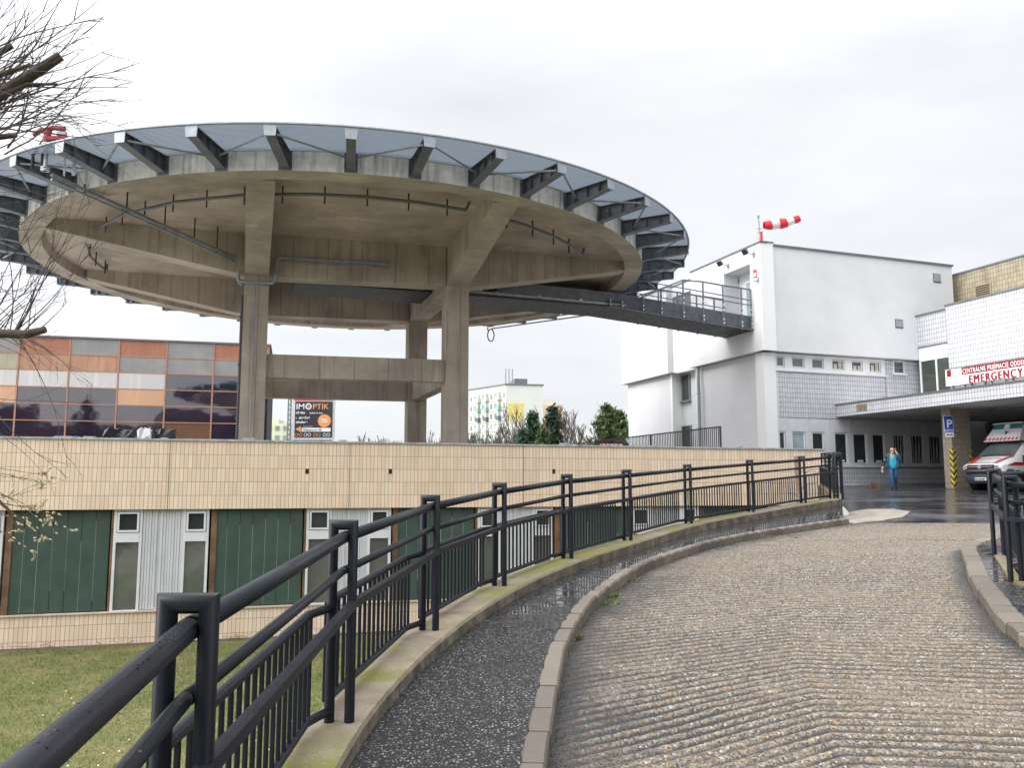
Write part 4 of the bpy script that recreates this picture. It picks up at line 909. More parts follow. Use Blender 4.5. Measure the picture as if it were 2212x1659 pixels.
for k in range(NR):
    a = A0+k*2*math.pi/NR; rd = Vector((math.cos(a), math.sin(a), 0)); tg = Vector((-rd.y, rd.x, 0)); c0 = Vector((HC.x, HC.y, 0))
    def P(r, w, z): return c0+rd*r+tg*w+Vector((0, 0, z))
    mb = MB(); zt_, zb_, ztip = ZHT-.03, ZH+.06, ZHT-.30
    mb.hexa([P(HR, -.012, zb_), P(RT, -.012, ztip), P(RT, .012, ztip), P(HR, .012, zb_), P(HR, -.012, zt_), P(RT, -.012, zt_), P(RT, .012, zt_), P(HR, .012, zt_)])   # web
    for z0, z1, th in ((zt_, zt_, .02), (zb_, ztip, -.02)):
        mb.hexa([P(HR, -.13, z0-abs(th)/2), P(RT, -.13, z1-abs(th)/2), P(RT, .13, z1-abs(th)/2), P(HR, .13, z0-abs(th)/2), P(HR, -.13, z0+abs(th)/2), P(RT, -.13, z1+abs(th)/2), P(RT, .13, z1+abs(th)/2), P(HR, .13, z0+abs(th)/2)])
    for f in (.22, .5, .78):
        r = HR+(RT-HR)*f; zb2 = zb_+(ztip-zb_)*f
        mb.hexa([P(r-.008, -.12, zb2), P(r+.008, -.12, zb2), P(r+.008, .12, zb2), P(r-.008, .12, zb2), P(r-.008, -.12, zt_), P(r+.008, -.12, zt_), P(r+.008, .12, zt_), P(r-.008, .12, zt_)])
    mb.hexa([P(HR-.0, -.19, ZH+.005), P(HR+.035, -.19, ZH+.005), P(HR+.035, .19, ZH+.005), P(HR, .19, ZH+.005), P(HR, -.19, ZHT-.02), P(HR+.035, -.19, ZHT-.02), P(HR+.035, .19, ZHT-.02), P(HR, .19, ZHT-.02)])
    for w in (-.16, .16):
        for z in (.12, .24, .36, .48): mb.box(P(HR+.05, w, ZH+z), (.05, .05, .05), (rd.x, rd.y))
    rb_ = part('rib', mb, STEEL_D if True else STEEL, hp)
    mb = MB(); mb.hexa([P(RT+.002, -.15, ztip-.03), P(RT+.03, -.15, ztip-.03), P(RT+.03, .15, ztip-.03), P(RT+.002, .15, ztip-.03), P(RT+.002, -.18, ZHT+.02), P(RT+.03, -.18, ZHT+.02), P(RT+.03, .18, ZHT+.02), P(RT+.002, .18, ZHT+.02)])
    part('end_plate', mb, EPL, rb_)
    if k % 2 == 0:
        mb = MB()
        for s_ in (-1, 1):
            a2 = a+s_*2*math.pi/NR; rd2 = Vector((math.cos(a2), math.sin(a2), 0)); tg2 = Vector((-rd2.y, rd2.x, 0))
            mb.tube([P(RT-.12, s_*.14, ztip+.06), c0+rd2*(HR+.42)-tg2*s_*.03+Vector((0, 0, ZHT-.33))], .032, 6)
        part('brace', mb, STEEL, hp)
    mb = MB(); a1 = a+.001; a3 = a+2*math.pi/NR-.001; rows = []
    for i in range(4):
        aa = a1+(a3-a1)*i/3; rows.append([hpt(aa, HR+.02, ZHT-.012), hpt(aa, RT+.02, ZHT-.012)])
    r2 = [[p+Vector((0, 0, .02)) for p in q] for q in rows]; mb.grid(rows); 
    part('net_panel', mb, NET, hp)
mb = MB(); mb.tube([hpt(a, RT+.04, ZHT+.01) for a in ang], .035, 6, cap=False); part('rim', mb, EPL, hp)
# perimeter pipe with hangers
PIPE = M('pipe_grey', (.16, .16, .165), .5, .3); HANG = M('hanger_dark', (.035, .035, .035), .6)
for a0, a1 in ((-154, -98), (-94.5, -58), (-51, -18), (-176, -162)):
    mb = MB(); st = [R(a0+(a1-a0)*i/4) for i in range(5)]; mb.tube([hpt(a, 10.15, ZSO-.30) for a in st], .055, 8)
    mb.tube([hpt(st[0], 10.15, ZSO-.30), hpt(st[0]-.012, 10.2, ZSO-.02)], .05, 6); mb.tube([hpt(st[-1], 10.15, ZSO-.30), hpt(st[-1]+.012, 10.2, ZSO-.02)], .05, 6)
    pp = part('pipe', mb, PIPE, hp); mb = MB(); a = a0+3
    while a < a1: q = hpt(R(a), 10.15*(1-.012), 0); mb.bar((q.x, q.y, ZSO-.56), (q.x, q.y, ZSO), .045); a += 7.5
    part('hanger', mb, HANG, pp)
# double conduit from the foam cannon to the front left column
am = R(-118.5)
s0 = hpt(am, 13.6, ZH+.02); s1 = Vector((cFL.x-.62, cFL.y-.35, ZBB+.62))
mb = MB()
for o in (0, .17): 
    q = Vector((.05, 0, -o*.8)); mb.tube([s0+q, s1+q, s1+q+Vector((0, 0, -.75)), s1+q+Vector((.2, -.15, -.85))], .06 if o == 0 else .04, 8)
HD = (cFR-cFL).normalized(); zc_ = ZBB-.28; f0 = cFL-Vector((-HD.y, HD.x))*(CW/2+.12)
mb.tube([(f0.x-HD.x*.62, f0.y-HD.y*.62, zc_+.4), (f0.x-HD.x*.62, f0.y-HD.y*.62, zc_+.05), (f0.x-HD.x*.55, f0.y-HD.y*.55, zc_), (f0.x+HD.x*.6, f0.y+HD.y*.6, zc_), (f0.x+HD.x*.68, f0.y+HD.y*.68, zc_+.08), (f0.x+HD.x*.72, f0.y+HD.y*.72, ZBB+.62), (f0.x+HD.x*.85, f0.y+HD.y*.85, ZBB+.72), (f0.x+HD.x*4.9, f0.y+HD.y*4.9, ZBB+.72)], .055, 8)
mb.tube([(f0.x+HD.x*.75, f0.y+HD.y*.75, ZBB+.56), (f0.x+HD.x*4.9, f0.y+HD.y*4.9, ZBB+.56)], .03, 6)
mb.tube([(f0.x-.02, f0.y, zc_-.05), (f0.x-.02, f0.y, 1.2)], .022, 6)
part('conduit', mb, STEEL, hp)
for f in (.15, .35, .55, .72, .86): mb = MB(); q = s0.lerp(s1, f); mb.bar((q.x, q.y, q.z-.12), (q.x, q.y, ZSO if f > .25 else q.z+.2), .045); part('hanger', mb, HANG, hp)
q = atY(519, 800, cFL.y+.2); mb = MB(); mb.tube([(q.x, q.y, 1.1), (q.x, q.y, ZBB-.65), (q.x+.12, q.y+.2, ZBB-.5)], .085, 10)
for z in (2.5, 4.5, 6.3): mb.tube([(q.x, q.y, z), (q.x, q.y, z+.12)], .11, 8)
part('downpipe', mb, BLACKP, hp)
# hanging hose boom below the far edge
b0 = atY(1062, 710, 44.5); b1 = atY(1275, 680, 41.5)
mb = MB()
for o in (0, .16): mb.tube([b0+Vector((0, 0, o)), b1+Vector((0, 0, o*1.2))], .035, 6)
lp = [b0+Vector((-.04+.17*math.sin(x), 0, -.35-.33*math.cos(x)+.33*0)) for x in [i*.52 for i in range(13)]]
part('service_pipe', mb, STEEL_L, hp); mb = MB(); mb.tube(lp, .03, 6); mb.bar(b0+Vector((-.2, 0, .1)), b0+Vector((-.2, 0, -.1)), .05); part('cable_loop', mb, BLACKP, hp)
# ---------- foam cannon on the rim
cn = hpt(am, 13.75, ZH+.08); K3b = 0
fc = empty('water_cannon', cn, 'red fire water cannon on a galvanised stand at the left rim of the helipad', 'water cannon')
RED = M('cannon_red', (.26, .010, .02), .4, var=.2, vs=8)
mb = MB(); mb.tube([cn, cn+Vector((0, 0, .12))], .12, 10); mb.tube([cn, cn+Vector((0, 0, .84))], .06, 10); mb.tube([cn+Vector((0, 0, .76)), cn+Vector((0, 0, .83))], .14, 12)
for s_ in (.5, .75): mb.bar(cn+Vector((s_, .1, -.1)), cn+Vector((s_, .1, .45)), .05)
mb.bar(cn+Vector((.1, 0, .6)), cn+Vector((.8, .1, .35)), .06); mb.bar(cn+Vector((.82, .05, -.1)), cn+Vector((.82, .05, .6)), .08, .06)
part('stand', mb, STEEL_L, fc)
CS = .68; t_ = cn+Vector((0, 0, .88)); mb = MB()
mb.tube([t_, t_+Vector((0, 0, .55))*CS], [.11, .10], 10); mb.tube([t_+Vector((-.05, 0, .5))*CS, t_+Vector((-.25, 0, .55))*CS, t_+Vector((-.62, 0, .3))*CS], [.08, .085, .05], 8)
mb.tube([t_+Vector((-.05, 0, .55))*CS, t_+Vector((.25, 0, .62))*CS, t_+Vector((.72, 0, .58))*CS], [.08, .07, .085], 8); mb.tube([t_+Vector((.68, 0, .58))*CS, t_+Vector((.7, 0, .4))*CS], .03, 6)
mb.tube([t_+Vector((0, 0, .1))*CS, t_+Vector((.85, 0, .14))*CS], [.11, .08], 8); mb.box(t_+Vector((.3, 0, .18))*CS, (.27, .13, .07)); mb.tube([t_+Vector((.1, 0, .1))*CS, t_+Vector((.15, 0, .55))*CS], .03, 8)
part('nozzle', mb, RED, fc)
mb = MB(); mb.tube([t_+Vector((.45, 0, .36))*CS, t_+Vector((.8, 0, .34))*CS], .07, 8); part('motor', mb, STEEL, fc)
for o in (0, .28):
    mb = MB(); mb.tube([t_+Vector((-.08+o*.3, 0, .1-o*.6)), t_+Vector((-.2+o*.6, 0, -.1-o*.6)), t_+Vector((-.38+o, 0, -.4)), t_+Vector((-.36+o*.9, 0, -.85))], .045, 8); part('hose', mb, BLACKP, fc, smooth=True)
# ================================================================== ACCESS BRIDGE
BN = FL_.hit(1628, 712.6); BF = FL_.hit(1569, 731.5); s_n, z_e = BN; s_f = BF[0]
def bp(k, s, z): q = P0+E2*s-E1*k; return Vector((q.x, q.y, z))
KB = 7.6; ZL = 8.14; z_e = (BN[1]+BF[1])/2; KE = 21.5
def zbr(k): return z_e+(ZL-z_e)*min(k, KB)/KB
br_ = empty('footbridge', bp(0, (s_n+s_f)/2, z_e), 'dark steel access bridge with mesh sides sloping from the helipad to the white block', 'bridge')
mb = MB()
for k0, k1 in ((0, KB), (KB, KE)):
    mb.hexa([bp(k0, s_n, zbr(k0)), bp(k1, s_n, zbr(k1)), bp(k1, s_f, zbr(k1)), bp(k0, s_f, zbr(k0)), bp(k0, s_n, zbr(k0)+.07), bp(k1, s_n, zbr(k1)+.07), bp(k1, s_f, zbr(k1)+.07), bp(k0, s_f, zbr(k0)+.07)])
k = .8
while k < KE:
    mb.hexa([bp(k, s_n+.02, zbr(k)-.006), bp(k+.02, s_n+.02, zbr(k+.02)-.006), bp(k+.02, s_f-.02, zbr(k+.02)-.006), bp(k, s_f-.02, zbr(k)-.006)]+[bp(k+d, s, zbr(k)+.01) for d, s in ((0, s_n+.02), (.02, s_n+.02), (.02, s_f-.02), (0, s_f-.02))]); k += 1.2
part('soffit', mb, M('bridge_soffit', (.040, .046, .055), .6, .2, var=.3, vs=4, bs=.3, bscale=25), br_)
mb = MB()
for k in [i*.6+.3 for i in range(int(KE/.6))]:
    for s in (s_n+.5, (s_n+s_f)/2, s_f-.5): mb.box(bp(k, s, zbr(k)-.008), (.05, .05, .014), E1)
part('bolts', mb, STEEL, br_)
GB = M('girder_blue_grey', (.09, .11, .14), .5, .3, var=.35, vs=3)
mb = MB()
for k0, k1 in ((0, KB), (KB, 13)):
    for s0, s1, za, zb2 in ((s_f-.25, s_f-.12, .1, 1.15),):
        mb.hexa([bp(k0, s0, zbr(k0)+za), bp(k1, s0, zbr(k1)+za), bp(k1, s1, zbr(k1)+za), bp(k0, s1, zbr(k0)+za), bp(k0, s0, zbr(k0)+zb2), bp(k1, s0, zbr(k1)+zb2), bp(k1, s1, zbr(k1)+zb2), bp(k0, s1, zbr(k0)+zb2)])
part('girder', mb, GB, br_)
mb = MB()
for k0, k1 in ((0, KB), (KB, 13)):
    mb.hexa([bp(k, s, zbr(k)+z) for z in (.08, .72) for k, s in ((k0, s_n+.16), (k1, s_n+.16), (k1, s_n+.26), (k0, s_n+.26))])
part('girder', mb, STEEL_D, br_)
mb = MB()
for k0, k1 in ((0, KB), (KB, 13)):
    mb.hexa([bp(k0, s_n+.3, zbr(k0)+.5), bp(k1, s_n+.3, zbr(k1)+.5), bp(k1, s_f-.3, zbr(k1)+.5), bp(k0, s_f-.3, zbr(k0)+.5), bp(k0, s_n+.3, zbr(k0)+.55), bp(k1, s_n+.3, zbr(k1)+.55), bp(k1, s_f-.3, zbr(k1)+.55), bp(k0, s_f-.3, zbr(k0)+.55)])
part('deck', mb, STEEL, br_)
def mat_mesh():
    m, t, b = newmat('wire_mesh'); b.inputs['Base Color'].default_value = (.07, .075, .085, 1); b.inputs['Metallic'].default_value = .4; b.inputs['Roughness'].default_value = .5
    p = pos(t); s = t.nodes.new('ShaderNodeSeparateXYZ'); t.links.new(p, s.inputs[0]); tx = tcoord(t)
    u_ = math_(t, 'ADD', tx, s.outputs[2]); w_ = math_(t, 'SUBTRACT', tx, s.outputs[2])
    f = math_(t, 'MAXIMUM', math_(t, 'LESS_THAN', math_(t, 'FRACT', math_(t, 'DIVIDE', u_, .09)), .13), math_(t, 'LESS_THAN', math_(t, 'FRACT', math_(t, 'DIVIDE', w_, .09)), .13))
    tr = t.nodes.new('ShaderNodeBsdfTransparent'); mxs = t.nodes.new('ShaderNodeMixShader'); t.links.new(f, mxs.inputs[0]); t.links.new(tr.outputs[0], mxs.inputs[1]); t.links.new(b.outputs[0], mxs.inputs[2])
    t.links.new(mxs.outputs[0], t.nodes['Material Output'].inputs[0]); return m
MESH = mat_mesh()
def ktop(u):   # distance along the bridge of a pixel column on the near edge
    c = P0+E2*s_n; r = ray(u, 690); # solve (c - k E1) x ray
    return (c.x*r.y-c.y*r.x)/(E1.x*r.y-E1.y*r.x)
posts = [(1700, 1.98), (1615, 1.98), (1455, 1.95), (1280, 1.95), (1105, 1.85), (910, 1.25), (750, .82), (565, .4), (460, .35)]
pk = [(max(.06, ktop((1240+cx/3.95)/1.0289)), h) for cx, h in posts]
rk = MB()
for s in (s_n-.0, s_f+.02):
    for k, h in pk:
        if s != s_n and h < 1: continue
        mb = MB(); mb.bar(bp(k, s, zbr(k)-.04), bp(k, s, zbr(k)+h), .05, .07); po = part('railing_post', mb, STEEL_D, br_)
        if s == s_n:
            mb = MB()
            for z in (.12, .3, .75, 1.0):
                if z < h: mb.box(bp(k, s-.05, zbr(k)+z), (.05, .03, .07), E1)
            part('clamp', mb, M('zinc_clamp', (.8, .82, .85), .35, .3), po)
mb = MB()
for a, b in zip(pk, pk[1:]):
    mb.bar(bp(a[0], s_n, zbr(a[0])+a[1]), bp(b[0], s_n, zbr(b[0])+b[1]), .06)
    mb.bar(bp(a[0], s_n, zbr(a[0])+.02), bp(b[0], s_n, zbr(b[0])+.02), .045)
    if b[1] > 1: mb.bar(bp(a[0], s_f+.02, zbr(a[0])+a[1]), bp(b[0], s_f+.02, zbr(b[0])+b[1]), .06)
for s in (s_n+.12, s_f-.1):
    for z in (1.25, 1.5): mb.tube([bp(0.05, s, zbr(0)+z), bp(KB-.4, s, zbr(KB-.4)+z)], .025, 6)
part('handrail', mb, STEEL_D, br_)
for a, b in zip(pk, pk[1:]):
    mb = MB(); mb.face([bp(a[0]+.03, s_n, zbr(a[0])+.04), bp(b[0]-.03, s_n, zbr(b[0])+.04), bp(b[0]-.03, s_n, zbr(b[0])+b[1]-.03), bp(a[0]+.03, s_n, zbr(a[0])+a[1]-.03)]); part('mesh_panel', mb, MESH, br_)
    if b[1] > 1:
        mb = MB(); mb.face([bp(a[0]+.03, s_f+.02, zbr(a[0])+.04), bp(b[0]-.03, s_f+.02, zbr(b[0])+.04), bp(b[0]-.03, s_f+.02, zbr(b[0])+b[1]-.03), bp(a[0]+.03, s_f+.02, zbr(a[0])+a[1]-.03)]); part('mesh_panel', mb, MESH, br_)
mb = MB(); mb.tube([bp(KB-.8, s_n+.15, zbr(KB-.8)+.2), bp(16, s_n+.15, ZL+.22)], .08, 10)
for k in (9, 11, 13): mb.tube([bp(k, s_n+.15, ZL+.22), bp(k+.15, s_n+.15, ZL+.22)], .11, 8)
part('service_pipe', mb, STEEL_L, br_)
# ================================================================== ORANGE GLASS BUILDING
a = atY(0, 722.5, 58.); r = ray(583, 745.5); b = r*(a.z/r.z); XO = Vector((b.x-a.x, b.y-a.y)).normalized()
FO = Frame((a.x, a.y), XO, (XO.y, -XO.x)); ZO = a.z; TO = (Vector((b.x, b.y))-FO.O).dot(XO)
ob = empty('glass_building', FO.pt(0, -4, 0), 'low building with an orange and grey panelled upper wall and dark mirrored glazing', 'building')
cols_ = [FO.hit(u, 730)[0] for u in (43.4, 153, 259.5, 362.3, 463.5)]; stp = (cols_[-1]-cols_[0])/4; cols_ = [cols_[0]-i*stp for i in (4, 3, 2, 1)]+cols_+[cols_[-1]+stp]
cols_[-1] = min(cols_[-1], TO-.05)
rh = (FO.hit(157, 724)[1]-FO.hit(140, 939)[1])/6
mb = MB(); mb.fbox(FO, cols_[0], TO, -4.4, ZO-.05, -14, -.1); part('wall', mb, DARKIN, ob)
mb = MB(); mb.fbox(FO, cols_[0], TO+.1, ZO-.06, ZO+.06, -14, .12); part('roof_edge', mb, CAP, ob)
def opan(n, c, st=.5): return M(n, c, .45, var=.12, vs=1, streak=st, sc=(.12, .05, .03))
ORG = opan('panel_orange', (.36, .15, .085), .3); TAN = opan('panel_tan', (.42, .235, .15), .6); GRY = opan('panel_grey', (.26, .255, .25), .15); PAL = opan('panel_pale', (.46, .44, .40), .2); OLV = opan('panel_olive', (.36, .35, .25), .3)
def mirror(n, c, spec=1., metal=.0):
    m, t, b = newmat(n); p = pos(t); st = rng(t, noise(t, p, 1, 4, .6, (3, 3, .25)), .5, .75)
    t.links.new(mixc(t, math_(t, 'MULTIPLY', st, .15), c, mul(c, 2.2)), b.inputs['Base Color']); b.inputs['Metallic'].default_value = metal; b.inputs['Roughness'].default_value = .04
    b.inputs['Specular IOR Level'].default_value = spec; b.inputs['IOR'].default_value = 1.75; bump(t, b, noise(t, p, .5, 2), .22, .05); return m
MOR = mirror('mirror_orange', (.55, .32, .20), 1, .75); MDK = mirror('mirror_dark', (.022, .014, .03), 1.); MBL = mirror('mirror_blue', (.016, .02, .034), 1.); MPL = mirror('mirror_pale', (.52, .50, .48), 1, .75)
layout = ['GOGOGOGOGO', 'OTOTLTTGGG', 'PPPPPPPPPB', 'OROROROROB', 'DDDDDDDDDB', 'DBDDDDDDOO', 'DDDDDDDDDD']
layout = [['O','G','O','G','G','O','G','O','G','O'], ['T','L','T','T','L','T','T','G','G','G'], ['P']*8+['B','B'], ['R','R','R','R','R','D','D','R','D','D'], ['D']*8+['D','D'], ['B','D','D','B','B','D','D','D','R','D'], ['D']*10]
mt = dict(O=ORG, T=TAN, G=GRY, P=MPL, L=OLV, R=MOR, D=MDK, B=MBL)
MUL = M('mullion_orange', (.38, .20, .14), .5, var=.15)
for ci in range(len(cols_)-1):
    for ri in range(7):
        t0, t1 = cols_[ci]+.05, cols_[ci+1]-.05; z1 = ZO-.08-ri*rh; z0 = z1-rh+.07; ch = layout[ri][min(ci+1, 9)]
        bow = .06; mb = MB()
        mb.fbox(FO, t0, t1, z0, z1, -.1, 0 if ch in 'OTGL' else -.03); part('wall_panel' if ch in 'OTGL' else 'window', mb, mt[ch], ob)
mb = MB()
for t in cols_[1:]: mb.fbox(FO, t-.05, t+.05, ZO-.08-7*rh, ZO-.07, -.1, .06)
for ri in range(1, 8): mb.fbox(FO, cols_[0], cols_[-1], ZO-.08-ri*rh, ZO-.08-ri*rh+.07, -.1, .03)
part('mullions', mb, MUL, ob)
mb = MB(); mb.fbox(FO, cols_[-1], TO, ZO-.08-2*rh, ZO-.06, -.1, .05); part('end_trim', mb, ORG, ob)
mb = MB(); mb.fbox(FO, cols_[-1], TO, -4, ZO-.08-2*rh, -.1, .0); part('end_glazing', mb, MDK, ob)
q = FO.pt(FO.hit(515, 740)[0], ZO, -4); mb = MB()
for dx, h in ((0, .9), (.4, 1.2), (.55, .8), (1.1, .5)): mb.bar((q.x+dx, q.y, ZO), (q.x+dx*.9, q.y, ZO+h), .12)
mb.box((q.x+.5, q.y, ZO+.3), (1.6, .4, .3)); part('roof_unit', mb, CAP, ob)
# ================================================================== BILLBOARD
YB = 82.
KBb = K(620, 860, 11.85)
def B8(cx, cy): return atY(*KBb(cx, cy), YB)
tl, brr = B8(405, 290), B8(1425, 1330); Fb = Frame((tl.x, YB), (1, 0), (0, -1))
bbd = empty('billboard', (tl.x+2, YB, -4.4), 'tall black advertising billboard with white and orange lettering', 'billboard')
def bt(cx, cy): p = B8(cx, cy); return p.x-tl.x, p.z
def brect(name, x0, y0, x1, y1, n, m): 
    a, b = bt(x0, y1), bt(x1, y0); mb = MB(); mb.fbox(Fb, a[0], b[0], a[1], b[1], n-.02, n); return part(name, mb, m, bbd)
BK = M('poster_black', (.035, .038, .045), .5); BO = M('poster_orange', (.80, .34, .12), .5, var=.05); BW = M('poster_white', (.85, .85, .85), .5, var=.03)
mb = MB(); a, b = bt(325, 1400), bt(1460, 330); mb.fbox(Fb, a[0], b[0], a[1], b[1], -.5, -.02); part('frame', mb, M('board_frame', (.62, .63, .66), .5), bbd)
brect('red_header', 405, 296, 1425, 352, .02, M('poster_red', (.6, .04, .06), .5)); brect('poster', 405, 385, 1420, 1325, .02, BK); brect('base_panel', 370, 1400, 1400, 1470, .0, CAP)
mb = MB(); a = bt(500, 1470); b = bt(1300, 1470)
for x in (a[0], b[0]): mb.fbox(Fb, x-.12, x+.12, -4.4, a[1], -.3, -.05)
part('leg', mb, STEEL, bbd)
X1 = Vector((1, 0, 0))
def btext(s, x, y, hpx, m, xs=1., bold=0): p = B8(x, y); text('lettering', s, (p.x, YB-.03, p.z), X1, ZU, hpx/11.85/1.0289/1850*YB*1.37, m, bbd, bold=bold, xs=xs)
btext('IM', 450, 585, 150, BW, 1.1, .006); btext('PTIK', 885, 585, 145, BO, 1.08, .006)
p = B8(780, 515)
def disc(c, r, m, n=-.03, ri=0, name='disc', sx=1):
    mb = MB(); nn = 28
    for i in range(nn):
        a, b = 2*math.pi*i/nn, 2*math.pi*(i+1)/nn
        pts = [(c.x+sx*r*math.cos(a), c.y+n, c.z+r*math.sin(a)), (c.x+sx*r*math.cos(b), c.y+n, c.z+r*math.sin(b))]
        pts += [(c.x+sx*ri*math.cos(b), c.y+n, c.z+ri*math.sin(b)), (c.x+sx*ri*math.cos(a), c.y+n, c.z+ri*math.sin(a))] if ri else [(c.x, c.y+n, c.z)]
        mb.face(pts)
    return part(name, mb, m, bbd)
px = 1/11.85/1.0289/1850*YB
disc(p, 82*px, BW, ri=52*px, name='ring'); disc(p, 28*px, BO, name='dot')
btext('všetky', 450, 705, 62, BW, 1.1, .008); btext('okuliarové rámy', 805, 705, 42, BW, .92, .003); btext('a', 445, 835, 40, BW, 1, .006); btext('slnečné', 525, 840, 62, BW, 1.12, .008); btext('okuliare', 445, 955, 62, BW, 1.1, .008)
disc(B8(1198, 895), 172*px, BO, name='price_disc'); p = B8(1090, 950); 
text('lettering', '-70%', (p.x-25*px, YB-.05, p.z), X1, ZU, 150*px, BW, bbd, bold=.01, xs=.72)
btext('www.imoptik.sk', 640, 1055, 28, BW, 1., .0); brect('address_strip', 600, 1080, 1360, 1180, .03, BW)
p = B8(625, 1160); text('lettering', 'Mileticova 38', (p.x, YB-.05, p.z), X1, ZU, 80*px, BK, bbd, xs=1.15)
mb = MB(); A, B_, C_ = B8(430, 1115), B8(582, 1035), B8(582, 1195); mb.face([(q.x, YB-.04, q.z) for q in (A, B_, C_)]); part('arrow', mb, BO, bbd)
for x, m_ in ((470, BO), (705, BW), (955, BO), (1205, BW)):
    for dx in (0, 100): disc(B8(x+dx-5, 1262), 42*px, m_, ri=31*px, name='spectacles', sx=1.1)
# lattice mast beside the billboard
lm = atY(*KBb(255, 1400), YB+3); pw_ = 75*px
lt = empty('lattice_mast', (lm.x, lm.y, -4.4), 'narrow grey lattice mast standing left of the billboard', 'mast')
mb = MB(); ztp = B8(260, 150).z
for dx in (-1, 1):
    for dy in (-1, 1): mb.bar((lm.x+dx*pw_/2, lm.y+dy*pw_/2, -4.4), (lm.x+dx*pw_/2, lm.y+dy*pw_/2, ztp), .07)
z = -4.
while z < ztp-.6:
    for dy in (-1, 1): mb.bar((lm.x-pw_/2, lm.y+dy*pw_/2, z), (lm.x+pw_/2, lm.y+dy*pw_/2, z+.5), .05); mb.bar((lm.x+pw_/2, lm.y+dy*pw_/2, z+.5), (lm.x-pw_/2, lm.y+dy*pw_/2, z+1), .05)
    z += 1
part('truss', mb, M('mast_green_grey', (.22, .27, .25), .6), lt)
# ================================================================== APARTMENT BLOCKS
YA = 230.
KA = K(1030, 820, 5.978)
cA = atY(*KA(566, 215), YA); zA = cA.z; EA1 = Vector((.985, .17)); EA2 = Vector((-.62, .785)).normalized()
FA1 = Frame((cA.x, cA.y), EA1, (EA1.y, -EA1.x)); FA2 = Frame((cA.x, cA.y), EA2, (-EA2.y, EA2.x) if False else (-EA2.y*1., EA2.x*1.))
FA2 = Frame((cA.x, cA.y), EA2, (-abs(EA2.y), -abs(EA2.x)))
w1 = FA1.hit(*KA(1052, 300))[0]; w2 = FA2.hit(*KA(78, 500))[0]
ap_ = empty('apartment_block', (cA.x, cA.y, -4.4), 'pale apartment block with rows of balconies and a big yellow square on its end wall', 'building')
mb = MB(); mb.poly([(cA.x, cA.y), tuple(Vector((cA.x, cA.y))+EA1*w1), tuple(Vector((cA.x, cA.y))+EA1*w1+EA2*w2), tuple(Vector((cA.x, cA.y))+EA2*w2)], -4.4, zA)
part('wall', mb, M('pale_render', (.60, .63, .58), .8, var=.05, vs=.1), ap_)
mb = MB(); y1 = FA1.hit(*KA(580, 455)); y2 = FA1.hit(*KA(805, 690)); mb.fbox(FA1, .4, y2[0], y2[1], y1[1], 0, .05); part('yellow_field', mb, M('yellow_render', (.62, .54, .17), .8), ap_)
mb = MB(); mb.fbox(FA1, -.3, w1+.3, zA, zA+.4, -3, .2); mb.fbox(FA2, 0, w2+.2, zA, zA+.4, -3, .2); part('roof_edge', mb, CAP, ap_)
q0 = FA1.hit(*KA(680, 190), -6); q1 = FA1.hit(*KA(850, 190), -6); zz = FA1.hit(*KA(750, 130), -6)[1]; mb = MB(); mb.fbox(FA1, q0[0], q1[0], zA, zz, -14, -6); part('roof_house', mb, M('roof_house', (.13, .13, .15), .6), ap_)
mb = MB(); q = FA2.pt(FA2.hit(*KA(490, 200))[0], zA, -3)
for dx in (-.9, 0, .9): mb.bar((q.x+dx, q.y, zA), (q.x+dx, q.y, zA+5), .22)
part('roof_mast', mb, STEEL, ap_)
WD = M('flat_window', (.20, .24, .25), .3, var=.4, vs=.3); BAL = [M('balcony_pale', (.55, .56, .5), .8), M('balcony_green', (.25, .42, .36), .8), M('balcony_dark', (.13, .14, .15), .8)]
nf = 9; fh = 2.75; nc = 9; cw = w2/nc
for f in range(nf):
    for c in range(nc):
        z = zA-1.4-f*fh
        mb = MB(); 
        if c in (1, 4, 6): 
            mb.fbox(FA2, c*cw+.3, c*cw+cw*.8, z-2.2, z-.2, 0, .05); mb.fbox(FA2, c*cw+.2, c*cw+cw*.85, z-2.4, z-1.3, .06, 1.0, 1)
            part('balcony', mb, [WD, BAL[(f*7+c*3) % 3]], ap_)
        else:
            mb.fbox(FA2, c*cw+cw*.2, c*cw+cw*.75, z-1.9, z-.5, 0, .06); part('window', mb, WD, ap_)
mb = MB()
for f in range(nf): mb.fbox(FA2, 0, w2, zA-1.5-(f+1)*fh+.1, zA-1.5-(f+1)*fh+.28, 0, .12)
part('floor_band', mb, M('band_ochre', (.42, .36, .2), .8), ap_)
p = atY(*KA(1055, 420), 300); p2 = atY(*KA(1320, 480), 300); a2 = empty('apartment_block', (p.x+8, 300, -4.4), 'smaller ochre apartment block half hidden behind bare trees', 'building')
mb = MB(); mb.box(((p.x+p2.x)/2, 306, (p2.z-4.4)/2), (p2.x-p.x, 12, p2.z+4.4)); part('wall', mb, M('ochre_render', (.50, .40, .26), .8, var=.1, vs=.3), a2)
mb = MB(); mb.box((p.x+3, 306, p.z-2), (6, 8, 5)); part('roof_house', mb, M('roof_house_pale', (.5, .5, .47), .8), a2)
mb = MB()
for i in range(3):
    for j in range(5): mb.box((p.x+1.5+i*3.2, 299.9, p2.z-3-j*3), (1.5, .2, 1.4))
part('window', mb, WD, a2)
p = atY(600, 914, 260); a3 = empty('apartment_block', (p.x, 260, -4.4), 'far pale green apartment block seen left of the billboard', 'building')
mb = MB(); mb.box((p.x, 266, (p.z-4.4)/2), (7.5, 12, p.z+4.4)); mb.box((p.x-2, 266, p.z+.6), (3, 6, 1.4)); part('wall', mb, M('pale_green_render', (.52, .55, .38), .8, var=.1, vs=.2), a3)
